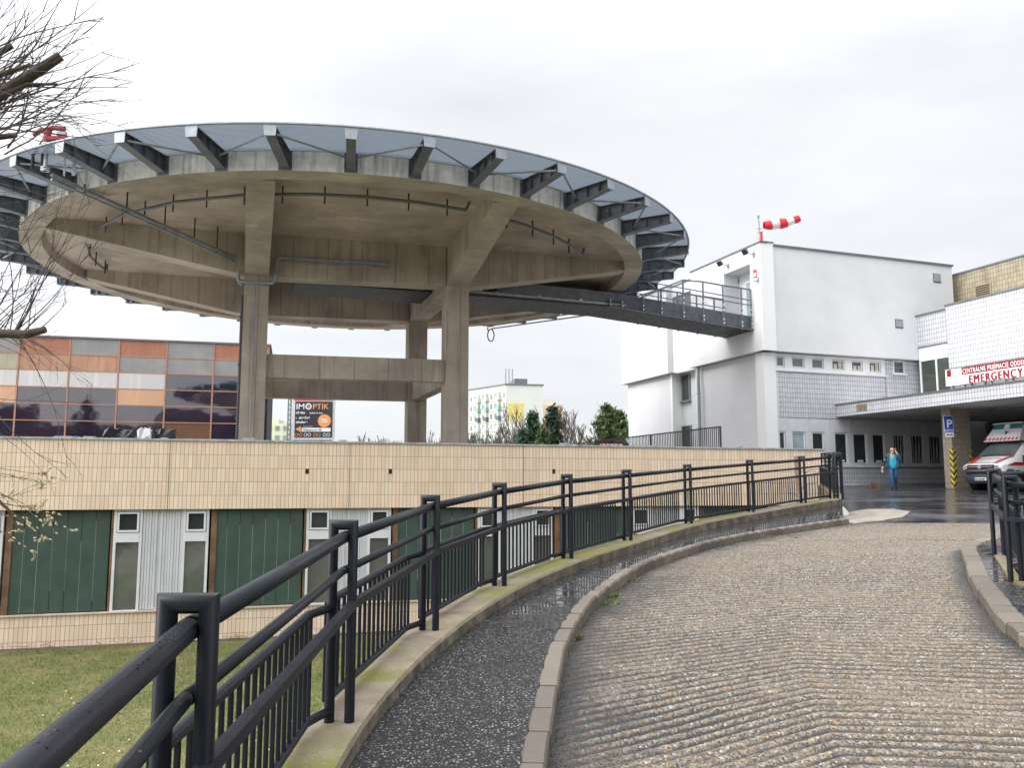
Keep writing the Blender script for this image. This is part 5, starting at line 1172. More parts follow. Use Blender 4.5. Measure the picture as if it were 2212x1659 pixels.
for i in range(3):
    for j in range(4): mb = MB(); mb.box((p.x-2.5+i*2.4, 259.9, p.z-1.6-j*2.8), (1.2, .2, 1.3)); part('window', mb, WD, a3)
# low hills on the horizon
mb = MB(); rows = []
for k in range(60):
    x = -260+k*14; h = 6+5*math.sin(k*.35)+3*math.sin(k*.9+1); rows.append([(x, 900, -5), (x, 930, h+14), (x, 1100, h+20)])
mb.grid(rows); part('hills', mb, M('far_hills', (.16, .19, .24), .9), kind='structure')
# unseen building added behind the viewer so the lower glass mirrors dark
hb = empty('unseen_building', (8, -42, -4.4), 'unseen dark brown building added behind the viewer to darken the glazing of the orange panelled building', 'building')
mb = MB(); mb.box((12, -50, 5), (50, 14, 19)); mb.box((-32, -47, 3.4), (42, 12, 15.6)); mb.box((-38, -47, 12.5), (9, 5, 3)); mb.box((20, -47, 15.5), (14, 6, 4)); part('wall', mb, M('dark_brown_wall', (.07, .05, .045), .7), hb)
# ================================================================== RAILINGS
def mat_fence():
    m, t, b = newmat('anthracite_paint'); p = pos(t)
    g = t.nodes.new('ShaderNodeNewGeometry'); s = t.nodes.new('ShaderNodeSeparateXYZ'); t.links.new(g.outputs['Normal'], s.inputs[0])
    base = mixc(t, rng(t, noise(t, p, 6, 4), .3, .7), (.008, .010, .015), (.013, .016, .022))
    v = t.nodes.new('ShaderNodeTexVoronoi'); v.inputs['Scale'].default_value = 62; t.links.new(p, v.inputs['Vector'])
    nn = noise(t, p, 95, 2, .5); top = rng(t, s.outputs[2], .35, .75)
    dr = math_(t, 'MULTIPLY', math_(t, 'LESS_THAN', math_(t, 'ADD', v.outputs['Distance'], math_(t, 'MULTIPLY', nn, .5)), .52), math_(t, 'MULTIPLY', top, rng(t, noise(t, p, 5, 3), .45, .55)))
    c = mixc(t, math_(t, 'MULTIPLY', dr, .85), base, (.006, .007, .009))
    t.links.new(c, b.inputs['Base Color']); t.links.new(rng(t, dr, 0, 1, .42, .12), b.inputs['Roughness']); b.inputs['Specular IOR Level'].default_value = .25
    bump(t, b, math_(t, 'ADD', math_(t, 'MULTIPLY', dr, .6), math_(t, 'MULTIPLY', nn, .05)), .5, .004); return m
FEN = mat_fence()
def arc_pts(P, s0, s1, n):
    L_ = [0.]
    for a, b in zip(P, P[1:]): L_.append(L_[-1]+(b-a).length)
    o = []
    for k in range(n):
        s = s0+(s1-s0)*k/(n-1); s = min(max(s, 0), L_[-1]-1e-6); i = max(j for j in range(len(L_)) if L_[j] <= s); i = min(i, len(P)-2); o.append(P[i].lerp(P[i+1], (s-L_[i])/max(1e-9, L_[i+1]-L_[i])))
    return o
def railing(name, label, P, H=1.1, mirror=1, gap=.12, base=None, ends=(True, True)):
    """P: list of post positions at coping level; inner side is to the right of travel when mirror=1"""
    root = empty(name, base or P[len(P)//2], label, 'railing')
    n = len(P)
    def tang(i): q = P[min(i+1, n-1)]-P[max(i-1, 0)]; return Vector((q.x, q.y, 0)).normalized()
    RP = .0285
    for i, p in enumerate(P):
        d = tang(i); s = Vector((d.y, -d.x, 0))*mirror; mb = MB(); w = .056
        a, b = p-s*w, p+s*w; z = H-RP
        # one bent tube with mitred upper corners
        U_ = Vector((0, 0, 1)); rings = []; nn = 14
        for q, ax in ((a+U_*-.03, (s, d)), (a+U_*z, ((s-U_), d)), (b+U_*z, (-(s+U_), d)), (b+U_*-.03, (-s, d))):
            rings.append([q+ax[0]*RP*math.cos(2*math.pi*j/nn)+ax[1]*RP*math.sin(2*math.pi*j/nn) for j in range(nn+1)])
        mb.grid(rings)
        o_ = part('post_frame', mb, FEN, root, smooth=True)
        m2 = o_.modifiers.new('es', 'EDGE_SPLIT'); m2.split_angle = R(50)
    for i in range(n-1):
        a, b = P[i], P[i+1]; d = (b-a); dh = Vector((d.x, d.y, 0)).normalized(); s = Vector((dh.y, -dh.x, 0))*mirror
        U = Vector((0, 0, 1)); e = d.normalized()
        mb = MB(); mb.tube([a+U*(H-.10), b+U*(H-.10)], .033, 14); part('handrail', mb, FEN, root, smooth=True)
        mb = MB(); mb.tube([a+U*(H-.285), b+U*(H-.285)], .023, 12); part('middle_rail', mb, FEN, root, smooth=True)
        mb = MB(); o = -s*.14; t_ = .615
        x0, x1 = a+e*gap, b-e*gap
        mb.tube([a-s*.06+U*t_, x0+o*.75+U*t_, x0+e*.1+o+U*t_, x1-e*.1+o+U*t_, x1+o*.75+U*t_, b-s*.06+U*t_], .024, 10)
        zb = .06; mb.tube([a-s*.06+U*zb, x0+o*.75+U*zb, x0+e*.1+o+U*zb, x1-e*.1+o+U*zb, x1+o*.75+U*zb, b-s*.06+U*zb], .024, 10)
        ip = part('infill_frame', mb, FEN, root, smooth=True)
        mb = MB(); Ls = d.length; nb = int((Ls-.3)/.108)
        for k in range(nb+1):
            q = a+e*(.15+(Ls-.3)*k/nb)+o; mb.tube([q+U*zb, q+U*t_], .0115, 6)
        part('balusters', mb, FEN, ip)
        mb = MB(); fo = s*.02
        mb.bar(a+s*.062+U*.635, b+s*.062+U*.635, .045, .042); part('flat_rail', mb, FEN, root)
    return root
PP = [p.copy() for p in FPs]
railing('ramp_railing', 'long black tubular ramp railing curving from the lower left foreground to the plaza', PP, base=PP[4])
E9 = PP[-1]; P2 = [Vector((8.0, 21.05, E9.z)), Vector((8.75, 23.1, -.13)), Vector((9.45, 25.4, -.05)), Vector((10.15, 27.7, .03)), Vector((10.9, 30.1, .12))]
railing('corner_railing', 'black railing running back from the ramp end to the corner of the beige building', P2, base=P2[2])
mb = MB(); c1, c2 = offs(P2, -.2), offs(P2, .04); rows = [[(a.x, a.y, -4.4), (a.x, a.y, p.z-.01), (c.x, c.y, p.z-.01), (c.x, c.y, p.z-.6)] for a, c, p in zip(c1, c2, P2)]
mb.grid(rows); mb.face(rows[0]); mb.face(rows[-1]); part('low_wall', mb, COPING, label='low concrete coping wall below the corner railing by the plaza', cat='wall', base=P2[2])
RPp = [fence_pt((a+b)/2, vb, vt, 1.1) for a, b, vb, vt in ((2182, 2209, 1252, 1027), (2147, 2170, 1196, 1012))]
z0 = RPp[0].z; d_ = RPp[1]-RPp[0]
R3 = RPp[1]+Vector((1.75, 1.35, .12)); R4 = R3+Vector((2.2, .5, .05))
R0 = RPp[0]-Vector((d_.x*.7, d_.y*1.0, .1))
R0 = RPp[0]+Vector((-.1+.75, -2.0, -.10)); Rm = R0+Vector((.7, -2.0, -.1))
RR = [Rm, R0, RPp[0], RPp[1], R3, R4]
railing('right_railing', 'black tubular railing on the right hand footway in front of the ambulance', RR, mirror=-1, base=RPp[0])
# raised footing under the right fence
mb = MB(); c1, c2 = offs(RR, -.06), offs(RR, .06); mb.grid([[(a.x, a.y, zg(a.x, a.y)-.2), (a.x, a.y, p.z-.015), (c.x, c.y, p.z-.015), (c.x, c.y, -4.4)] for a, c, p in zip(c1, c2, RR)])
part('low_wall', mb, COPING, label='low mossy concrete footing under the right hand railing', cat='wall', base=RPp[0])
# ================================================================== GRASS, WEEDS, DAISIES
def blades(n, region, zf, h, mat, name, label, lean=.5, w=.006, seed=1):
    rs = np.random.RandomState(seed); P = region(rs, n); n = len(P); a = rs.rand(n)*6.283; hh = h*(.4+rs.rand(n)); l = rs.randn(n, 2)*lean*hh[:, None]
    z = np.array([zf(x, y) for x, y in P]) if callable(zf) else np.full(n, zf)
    v = np.zeros((n, 3, 3)); dx, dy = np.cos(a)*w, np.sin(a)*w
    v[:, 0] = np.c_[P[:, 0]-dx, P[:, 1]-dy, z]; v[:, 1] = np.c_[P[:, 0]+dx, P[:, 1]+dy, z]; v[:, 2] = np.c_[P[:, 0]+l[:, 0], P[:, 1]+l[:, 1], z+hh]
    me = bpy.data.meshes.new(name); me.vertices.add(3*n); me.vertices.foreach_set('co', v.ravel()); me.loops.add(3*n); me.loops.foreach_set('vertex_index', np.arange(3*n)); me.polygons.add(n)
    me.polygons.foreach_set('loop_start', np.arange(0, 3*n, 3)); me.update(calc_edges=True); me.materials.append(mat)
    o = bpy.data.objects.new(name, me); COL.objects.link(o); o['kind'] = 'stuff'; o['label'] = label; o['category'] = 'grass'; return o
def mat_blade(name, a, b, c3):
    m, t, bb_ = newmat(name); g = t.nodes.new('ShaderNodeNewGeometry'); p = g.outputs['Position']
    c = mixc(t, g.outputs['Random Per Island'], a, b); c = mixc(t, math_(t, 'MULTIPLY', rng(t, noise(t, p, .9, 4, .6), .45, .62), .75), c, c3)
    t.links.new(c, bb_.inputs['Base Color']); bb_.inputs['Roughness'].default_value = .7; return m
GRS = mat_blade('grass_blades', (.040, .085, .008), (.17, .19, .04), (.34, .26, .12))
def reg_lawn(rs, n):
    y = 7+18*rs.rand(n*2)**1.0; x = -17+20*rs.rand(n*2)
    lim = np.interp(y, [5, 11, 14, 17, 20, 24], [-1.3, .3, 2, 4, 6.3, 8]); k = (x < lim); f = np.array([(Vector((a, b))-FB.O).dot(FB.N) for a, b in zip(x, y)]); k &= f > .45
    k &= (x > -0.66*y-1)
    return np.c_[x, y][k][:n]
blades(170000, reg_lawn, -4.4, .07, GRS, 'lawn', 'short patchy lawn between the ramp wall and the beige building', lean=.8, w=.006)
def reg_weed(rs, n):
    o = []
    for (u0, v0), k in (((1318, 1305), .1), ((1325, 1290), .08), ((1366, 1258), .08), ((1238, 1345), .05), ((1620, 1172), .25), ((1665, 1163), .2), ((1720, 1150), .1), ((1490, 1210), .1), ((1245, 1380), .06)):
        q = ray(u0, v0); Y = 10
        for _ in range(30): Y = zr(Y)/q.z*q.y
        c = q*(Y/q.y); m_ = n//12; o.append(np.c_[c.x+rs.randn(m_)*k*.35, c.y+rs.randn(m_)*k*.6])
    for s in (20, 35, 50, 60): 
        a = cb_[min(s, len(cb_)-1)]; m_ = n//20; o.append(np.c_[a.x+rs.randn(m_)*.12, a.y+rs.randn(m_)*.2])
    return np.concatenate(o)
WEED = mat_blade('weed_blades', (.07, .13, .02), (.16, .2, .04), (.20, .13, .06))
blades(1500, reg_weed, lambda x, y: zr(y)+.0, .04, WEED, 'weeds', 'small weeds growing in the joint of the stone kerb', lean=.9, w=.006, seed=5)
mb = MB(); rnd = random.Random(5)
for k in range(90):
    y = rnd.uniform(10, 20); x = rnd.uniform(-.55*y, -2.5); c = Vector((x, y, -4.33)); 
    mb.tube([c, c+Vector((0, 0, .012))], .016, 6)
part('daisies', mb, M('daisy_white', (.8, .8, .78), .7), label='tiny white daisies scattered over the lawn', cat='flowers', kind='stuff', base=(-5, 14, -4.35))
mb = MB(); c = atY(40, 1560, 13.); z = -4.36; pth = [(c.x-1, 13.6, z), (c.x-.3, 13.2, z+.03), (c.x+.2, 13.5, z+.05), (c.x+.5, 14.1, z+.02)]; mb.tube(pth, [.02, .018, .012, .006], 6); mb.tube([pth[1], (c.x+.1, 12.9, z+.04), (c.x+.7, 12.8, z+.02)], [.014, .01, .005], 5)
part('fallen_branch', mb, M('dead_branch', (.16, .09, .04), .8), label='dead brown branch lying on the lawn at lower left', cat='branch', base=pth[1])
# ================================================================== TREES
BARK = M('bark', (.060, .048, .034), .9, var=.4, vs=14, bs=.7, bscale=35)
BARK_L = M('twig_bark', (.06, .048, .04), .8, var=.5, vs=9)
BUD = M('buds', (.42, .36, .20), .7, var=.3, vs=30)
nt_ = empty('tree', (-9.5, 9.5, -4.4), 'bare pollarded tree at the left edge with sawn limbs and budding twigs', 'tree')
YT = 8.5
def T(u, v, Y=YT): return atY(u, v, Y)
mb = MB(); mb.tube([(-9.5, 9.5, -4.4), (-9.3, 9.4, -1), (-9.1, 9.2, 2.2), (-8.9, 9, 4.2)], [.34, .28, .24, .2], 12); part('trunk', mb, BARK, nt_, smooth=True)
limbs = [([T(-900, 640, 9.3), T(-400, 420, 9), T(-120, 262), T(0, 203), T(70, 160), T(131, 120)], [.16, .12, .085, .068, .058, .05]),
         ([T(-500, 380), T(-60, 150), T(0, 112), T(26, 98)], [.09, .05, .036, .03]), ([T(-300, 260, 8.2), T(0, 161, 8.2), T(66, 140, 8.2)], [.06, .03, .022]),
         ([T(-500, 420, 8.9), T(-60, 300, 8.9), T(0, 296, 8.9), T(36, 293, 8.9)], [.07, .04, .03, .02]), ([T(-500, 700, 8), T(-60, 724, 8), T(0, 720, 8), T(55, 722, 8), T(98, 712, 8)], [.08, .05, .042, .04, .032]),
         ([T(-10, 215, 8.3), T(60, 182, 8.3), T(124, 181, 8.3)], [.035, .02, .012]), ([T(-200, 1000, 7.5), T(-60, 1010, 7.5), T(0, 1085, 7.5), T(50, 1130, 7.5)], [.03, .02, .015, .008])]
for pts, rr in limbs: mb = MB(); mb.tube(pts, rr, 12); part('limb', mb, BARK, nt_, smooth=False)
tw = MB(); bd = MB(); rnd = random.Random(11)
def twig(p, d, L_, r, curl, depth=0, buds=False, seg=9):
    pts = [p]; q = p.copy(); dd = d.normalized(); st = L_/seg; ax = Vector((rnd.uniform(-.3, .3), rnd.uniform(-.2, .2), curl))
    wob = rnd.uniform(.04, .12)
    for i in range(seg):
        dd = (dd+ax*.11+Vector((rnd.uniform(-wob, wob), rnd.uniform(-wob, wob), rnd.uniform(-wob, wob)))).normalized(); q = q+dd*st; pts.append(q.copy())
        if depth < 2 and i > 1 and rnd.random() < (.34 if depth == 0 else .28):
            sd_ = (dd+Vector((rnd.uniform(-.7, .7), rnd.uniform(-.4, .4), rnd.uniform(-.7, .7)))).normalized(); twig(q, sd_, L_*rnd.uniform(.25, .5)*(1-i/seg*.5), r*.6, rnd.uniform(-.6, .8), depth+1, buds, 6)
        if buds and i > 1 and rnd.random() < .55:
            for _ in range(rnd.choice((1, 1, 2))):
                c = q+Vector((rnd.uniform(-.012, .012), rnd.uniform(-.01, .01), rnd.uniform(-.012, .012))); bd.tube([c-dd*.012, c, c+dd*.014], [.003, .0075, .002], 5)
    rr = [r*(1-.75*i/seg) for i in range(len(pts))]; tw.tube(pts, rr, 4, cap=False)
def V2(dx, dy, dy3=.0): return Vector((dx, dy3, -dy)).normalized()
for k in range(58):      # upper fans rising to the right
    u, v = rnd.uniform(-160, 20), rnd.uniform(120, 340); twig(T(u, v, rnd.uniform(8, 9.3)), V2(1, rnd.uniform(-1.5, .05), rnd.uniform(-.3, .3)), rnd.uniform(.9, 1.5), rnd.uniform(.007, .012), rnd.uniform(-.4, .9))
for k in range(16):      # fine ones drooping right
    u, v = rnd.uniform(-40, 60), rnd.uniform(190, 300); twig(T(u, v, rnd.uniform(8, 9)), V2(1, rnd.uniform(-.3, .5)), rnd.uniform(.6, 1.3), .006, rnd.uniform(-.9, .2))
for k in range(30):
    u, v = rnd.uniform(-100, -10), rnd.uniform(330, 900); twig(T(u, v, rnd.uniform(8, 9)), V2(1, rnd.uniform(-.6, .6)), rnd.uniform(.6, 1.2), .0045, rnd.uniform(-.5, .6))
for k in range(20):      # shoots rising from the lower limb
    u = rnd.uniform(-60, 95); twig(T(u, 718, 8), V2(rnd.uniform(.1, 1.), -1, rnd.uniform(-.2, .2)), rnd.uniform(.9, 1.8) if k < 8 else rnd.uniform(.4, .7), .006, rnd.uniform(-.1, .3))
for k in range(9):
    u = rnd.uniform(-60, 80); twig(T(u, 722, 8), V2(1, rnd.uniform(.0, .8)), rnd.uniform(.5, .95), .005, rnd.uniform(-.7, .1))
for k in range(12):      # budding twigs in front of the green boards
    u, v = rnd.uniform(-50, 20), rnd.uniform(1000, 1120); twig(T(u, v, rnd.uniform(7, 7.8)), V2(1, rnd.uniform(-.1, .8)), rnd.uniform(.35, .8), .0042, rnd.uniform(-.6, .3), 0, True)
twig(T(40, 730, 8), V2(1, 1.4), 1.4, .005, -.2, 0, False); twig(T(-40, 850, 7.8), V2(1, .9), 1.1, .005, -.1, 0, False)
part('twigs', tw, BARK_L, nt_, kind='stuff'); part('buds', bd, BUD, nt_, kind='stuff')
FBARK = M('far_bark', (.10, .082, .07), .9)
def bare_tree(x, y, z0, H, seed, label, group='bare trees beyond the roof', spread=.5, dens=1., mat=None):
    rn = random.Random(seed); root = empty('bare_tree', (x, y, z0), label, 'tree', group); tm = MB(); cm = MB(); s = H/10
    def rec(p, d, L_, r, dep):
        n = 4; pts = [p]; q = p.copy()
        for i in range(n): d = (d+Vector((rn.uniform(-.14, .14), rn.uniform(-.14, .14), .05))).normalized(); q = q+d*L_/n; pts.append(q.copy())
        (tm if dep == 0 else cm).tube(pts, [r*(1-.45*i/n) for i in range(n+1)], 6 if dep < 2 else 3, cap=False)
        if dep < 5:
            for j in range(rn.choice((3, 3, 4))):
                k = rn.randint(2, n) if dep else rn.randint(3, n); dd = (d+Vector((rn.uniform(-1, 1)*spread*1.3, rn.uniform(-1, 1)*spread*1.3, rn.uniform(-.2, .6)))).normalized(); rec(pts[k], dd, L_*rn.uniform(.55, .8), max(r*.55, .038*abs(y)/110), dep+1)
    rec(Vector((x, y, z0)), Vector((0, 0, 1)), H*.36, .018*H, 0); part('trunk', tm, FBARK, root); part('crown', cm, mat or FBARK, root); return root
PINE = [M('conifer_dark', (.024, .055, .028), .8, var=.5, vs=.8), M('conifer_olive', (.060, .095, .028), .8, var=.5, vs=.8)]
def pine(x, y, z0, H, seed, label, w=.28, mi=0):
    rn = random.Random(seed); root = empty('conifer', (x, y, z0), label, 'tree', 'conifers beyond the roof'); mb = MB(); mb.tube([(x, y, z0), (x, y, z0+H*.95)], [.02*H, .004*H], 6); part('trunk', mb, FBARK, root); mb = MB()
    nb = 120
    for k in range(nb):
        f = .08+.92*(k/nb); z = z0+H*f; R_ = H*w*(1-f)**.75*rn.uniform(.35, 1.3)+.1; a = rn.uniform(0, 6.28); e = Vector((x+math.cos(a)*R_, y+math.sin(a)*R_, z-R_*.1+rn.uniform(-.2, .25)*H*.06)); b = Vector((x, y, z))
        for j in range(30):
            t = rn.random()**.6; c = b.lerp(e, t)+Vector((rn.gauss(0, 1), rn.gauss(0, 1), rn.gauss(0, .6)))*H*.018; s = H*.024*rn.uniform(.5, 1.3)
            d1 = Vector((rn.gauss(0, 1), rn.gauss(0, 1), rn.gauss(0, 1))).normalized()*s; d2 = Vector((rn.gauss(0, 1), rn.gauss(0, 1), rn.gauss(0, 1))).normalized()*s
            mb.face([c-d1, c+d2, c+d1*1.2])
    part('crown', mb, PINE[mi], root); return root
def gx(u, Y): return (u-1106)/1863*Y
def htop(v, Y): return (1055-v)/1863*Y*1.0
tr = [(1018, 925, 112, 'low one touching the front right column'), (1078, 930, 104, 'squat one under the yellow square'), (1150, 880, 112, 'tall forked one before the end wall'), (1212, 885, 100, 'broad one before the ochre block'), (1300, 900, 118, 'pale one behind the big conifer'), (1325, 885, 120, 'high one between the two big conifers'), (1035, 905, 120, 'leftmost, against the balconies'), (1060, 925, 110, 'low, before the balconies'), (1092, 912, 115, 'thin, before the yellow square'), (1122, 905, 105, 'reddish, right of the yellow square'), (1188, 868, 110, 'tallest, before the ochre block'), (1236, 866, 120, 'slender, right of the ochre block'), (1262, 905, 115, 'twiggy, in the middle of the gap'), (1285, 880, 105, 'broad, left of the big conifer'), (1345, 892, 110, 'partly behind the white block corner')]
for i, (u, v, Y, lb) in enumerate(tr): bare_tree(gx(u, Y), Y, -4.4, htop(v, Y)+4.4, 40+i, 'bare winter tree, '+lb, spread=.42 if 'slender' not in lb else .25)
for i, (u, v, Y) in enumerate(((760, 946, 170), (800, 935, 160), (836, 942, 165), (870, 946, 170), (930, 930, 150), (945, 918, 140), (950, 945, 150), (782, 940, 175), (860, 936, 175))):
    bare_tree(gx(u, Y), Y, -4.4, htop(v, Y)+4.4, 80+i, 'distant bare tree on the horizon between the helipad columns, '+('far left', 'tallest left', 'mid left', 'centre', 'behind the back column', 'tall right', 'far right', 'small left', 'small centre')[i], 'distant trees between the columns')
for i, (u, v, Y, lb, w, mi) in enumerate(((1150, 893, 100, 'dark slim conifer left of the ochre block', .16, 0), (1195, 882, 100, 'dark conifer standing before the ochre block', .24, 0), (1172, 925, 95, 'low olive conifer between two taller ones', .3, 1), (1128, 930, 98, 'small sparse conifer before the end wall', .25, 0), (1312, 875, 90, 'big bushy green conifer left of the white block', .42, 1), (1340, 890, 96, 'green conifer touching the white block corner', .35, 1))):
    pine(gx(u, Y), Y, -4.4, htop(v, Y)+4.4, 7+i, lb, w, mi)
# sapling stems growing against the beige wall near the far railing
c = FB.pt(FB.hit(*K3(1003, 1450))[0], -2, .9); zt_s = FB.hit(*K3(1000, 1345), .9)[1]
sp = empty('pruned_tree', (c.x, c.y, -4.4), 'pruned pale sapling with a sawn top against the beige wall behind the railing', 'tree')
mb = MB(); mb.tube([(c.x, c.y, -4.4), (c.x, c.y, -1), (c.x-.05, c.y, zt_s-.2), (c.x-.06, c.y, zt_s)], [.14, .12, .09, .08], 8); part('trunk', mb, M('pale_bark', (.30, .22, .16), .8, var=.3, vs=8), sp)
mb = MB()
for dz, dx, l in ((-.8, 1, .9), (-.6, -1, .35), (-1.2, 1, .6), (-1.5, -1, .5), (-.3, -1, .25)):
    p = Vector((c.x, c.y, zt_s+dz)); mb.tube([p, p+Vector((dx*l*.4, -.05, l*.35)), p+Vector((dx*l, -.1, l*.4))], [.03, .02, .008], 5)
part('branch', mb, M('pale_bark2', (.32, .24, .18), .8), sp)
# ================================================================== PERSON
PXY = Vector((16.25, 36.7)); zf_ = zr(PXY.y)-.006
pe = empty('person', (PXY.x, PXY.y, zf_), 'man in an open teal jacket, turquoise top and jeans walking while phoning', 'person')
SKN = M('skin', (.62, .36, .27), .6, var=.05); JKT = M('jacket_teal', (.010, .115, .20), .7, var=.25, vs=8); NAVY = M('jacket_navy', (.012, .02, .05), .7); SHRT = M('shirt_turquoise', (.02, .40, .56), .7, var=.1, vs=9); JEAN = M('jeans', (.04, .105, .24), .8, var=.35, vs=7); SHOE = M('shoe_black', (.012, .012, .012), .5)
fd = Vector((-.40, -.917, 0)); sd2 = Vector((.917, -.40, 0))      # facing direction, viewer's right
def q_(x, y, z): v = sd2*x+fd*y; return (v.x, v.y, z)
S = 1.0
skin('body', [(q_(0, 0, .98), .07), (q_(0, 0, 1.2), .10), (q_(0, .02, 1.42), .09), (q_(0, .03, 1.53), .055), (q_(0, .05, 1.60), .075), (q_(0, .05, 1.68), .098), (q_(0, .04, 1.76), .075),
    (q_(-.19, 0, 1.42), .04), (q_(-.30, -.02, 1.18), .045), (q_(-.40, .06, .93), .035), (q_(-.43, .09, .84), .035), (q_(.19, 0, 1.42), .04), (q_(.33, .04, 1.26), .045), (q_(.16, .14, 1.55), .034), (q_(.12, .12, 1.64), .036),
    (q_(-.09, 0, .9), .06), (q_(-.08, .16, .50), .055), (q_(-.07, .12, .09), .04), (q_(.09, 0, .9), .06), (q_(.08, -.02, .5), .055), (q_(.09, -.26, .16), .04)],
    [(0, 1), (1, 2), (2, 3), (3, 4), (4, 5), (5, 6), (2, 7), (7, 8), (8, 9), (9, 10), (2, 11), (11, 12), (12, 13), (13, 14), (0, 15), (15, 16), (16, 17), (0, 18), (18, 19), (19, 20)], SKN, pe)
skin('jeans', [(q_(0, 0, 1.08), .14), (q_(-.09, .01, .88), .115), (q_(-.085, .16, .50), .08), (q_(-.07, .12, .10), .066), (q_(.09, -.01, .88), .115), (q_(.085, -.02, .5), .08), (q_(.09, -.25, .18), .066)], [(0, 1), (1, 2), (2, 3), (0, 4), (4, 5), (5, 6)], JEAN, pe)
skin('shirt', [(q_(0, .04, .84), .15), (q_(0, .07, 1.2), .125), (q_(0, .06, 1.42), .105)], [(0, 1), (1, 2)], SHRT, pe)
skin('jacket', [(q_(-.13, .0, .86), (.11, .13)), (q_(-.14, -.0, 1.1), .11), (q_(-.13, -.01, 1.42), .11), (q_(-.02, -.05, 1.47), .10), (q_(.14, -.01, 1.42), .11), (q_(.15, 0, 1.1), .11), (q_(.15, 0, .86), (.12, .13)), (q_(0, -.09, 1.1), .12), (q_(.33, .04, 1.25), .078), (q_(.20, .12, 1.50), .055), (q_(-.06, -.09, .9), .12), (q_(.06, -.09, .9), .12)],
    [(3, 2), (2, 1), (1, 0), (3, 4), (4, 5), (5, 6), (3, 7), (4, 8), (8, 9), (7, 10), (7, 11)], JKT, pe)
skin('sleeve', [(q_(-.20, -.01, 1.43), .085), (q_(-.30, -.02, 1.19), .072), (q_(-.39, .05, .96), .055)], [(0, 1), (1, 2)], NAVY, pe)
skin('shoe', [(q_(-.07, .06, .05), .05), (q_(-.07, .22, .045), .045)], [(0, 1)], SHOE, pe); skin('shoe', [(q_(.09, -.28, .1), .05), (q_(.09, -.16, .04), .045)], [(0, 1)], SHOE, pe)
skin('face_mask', [(q_(0, .125, 1.575), .055), (q_(0, .13, 1.53), .045)], [(0, 1)], M('mask_white', (.8, .8, .8), .8), pe)
GP = M('hivis_trim', (.55, .6, .2), .6); mb = MB()
base = Vector((PXY.x, PXY.y, zf_))
for x in (-.10, .11): mb.bar(base+Vector(q_(x, .125, 1.05)), base+Vector(q_(x, .10, 1.45)), .012)
mb.bar(base+Vector(q_(-.36, .05, 1.26)), base+Vector(q_(-.24, .08, 1.24)), .02); mb.bar(base+Vector(q_(-.19, .05, 1.51)), base+Vector(q_(-.08, .06, 1.53)), .014)
part('jacket_trim', mb, GP, pe)
# fingers of both hands
for hx, hy, hz, s in ((-.43, .09, .82, -1), (.12, .13, 1.66, 1)):
    for k in range(5):
        o = (k-2)*.014; a = base+Vector(q_(hx+o, hy, hz)); mb = MB()
        e1_ = a+Vector(q_(o*.4, .02, .045*s*(1 if k else .5))); e2_ = e1_+Vector(q_(0, .015, .035*s*(1 if k else .3))); mb.tube([a, e1_, e2_], [.010, .009, .007], 6); part('thumb' if k == 0 else 'finger', mb, SKN, pe)
mb = MB(); 
for x in (-.033, .033): mb.tube([base+Vector(q_(x, .143, 1.69)), base+Vector(q_(x, .147, 1.69))], .012, 6)
part('eye', mb, SHOE, pe); mb = MB(); mb.tube([base+Vector(q_(0, .135, 1.70)), base+Vector(q_(0, .165, 1.655))], [.008, .016], 6); part('nose', mb, SKN, pe)
phn = empty('phone', tuple(base+Vector(q_(.115, .09, 1.64))), 'dark mobile phone held to the ear of the walking man', 'phone'); mb = MB(); mb.box(base+Vector(q_(.115, .09, 1.64)), (.012, .06, .13), (sd2.x, sd2.y)); part('handset', mb, SHOE, phn)
mb = MB(); mb.box(base+Vector(q_(-.43, .11, .74)), (.02, .05, .12), (sd2.x, sd2.y)); kk = empty('document', tuple(base+Vector(q_(-.43, .11, .74))), 'small pale paper held low in the hand of the walking man', 'paper'); part('sheet', mb, WHITEP, kk)
# ================================================================== AMBULANCE
AO = Vector((19.05, 35.0)); af = Vector((-.903, -.429)).normalized(); al = Vector((-af.y, af.x))   # forward, vehicle's left
al = -Vector((af.y, -af.x)); AZ = zr(35.5)
def am_(x, y, z): q = AO+af*x+al*y; return Vector((q.x, q.y, AZ+z))     # x forward of the bumper, y to the vehicle's left
av = empty('ambulance', am_(-2.4, 0, 0), 'white and red ambulance van parked under the canopy edge', 'ambulance')
AW = M('van_white', (.78, .78, .79), .25, var=.03, coat=.6); AG = M('van_grey_plastic', (.075, .08, .085), .6, var=.1); AR = M('van_red', (.60, .02, .02), .3, coat=.5); AK = M('van_black', (.01, .01, .012), .4)
AGL = glass('van_glass', (.10, .12, .125), .04, 1.)  # base greyed to paint in the sky reflected on the windscreen
# body: cross sections along x, each (y,z) half ring
def sec(x, w, wt, z0, zs_, zt__):  return [am_(x, y, z) for y, z in ((-w*.96, z0), (-w, z0+.12), (-w, zs_-.05), (-w*.985, zs_), (-wt, zt__-.10), (-wt+.12, zt__), (0, zt__+.02), (wt-.12, zt__), (wt, zt__-.10), (w*.985, zs_), (w, zs_-.05), (w, z0+.12), (w*.96, z0))]
secs = [sec(-.02, .70, .66, .88, .95, 1.00), sec(-.10, .86, .80, .80, .98, 1.06), sec(-.30, .93, .86, .60, 1.05, 1.13), sec(-.75, .95, .88, .5, 1.12, 1.30), sec(-.98, .95, .86, .45, 1.15, 1.38), sec(-1.35, .95, .81, .4, 1.2, 1.66), sec(-1.72, .95, .79, .4, 1.2, 1.90), sec(-2.0, .95, .80, .4, 1.2, 1.97), sec(-3.2, .95, .82, .4, 1.2, 1.99), sec(-5.0, .95, .82, .4, 1.2, 1.97)]
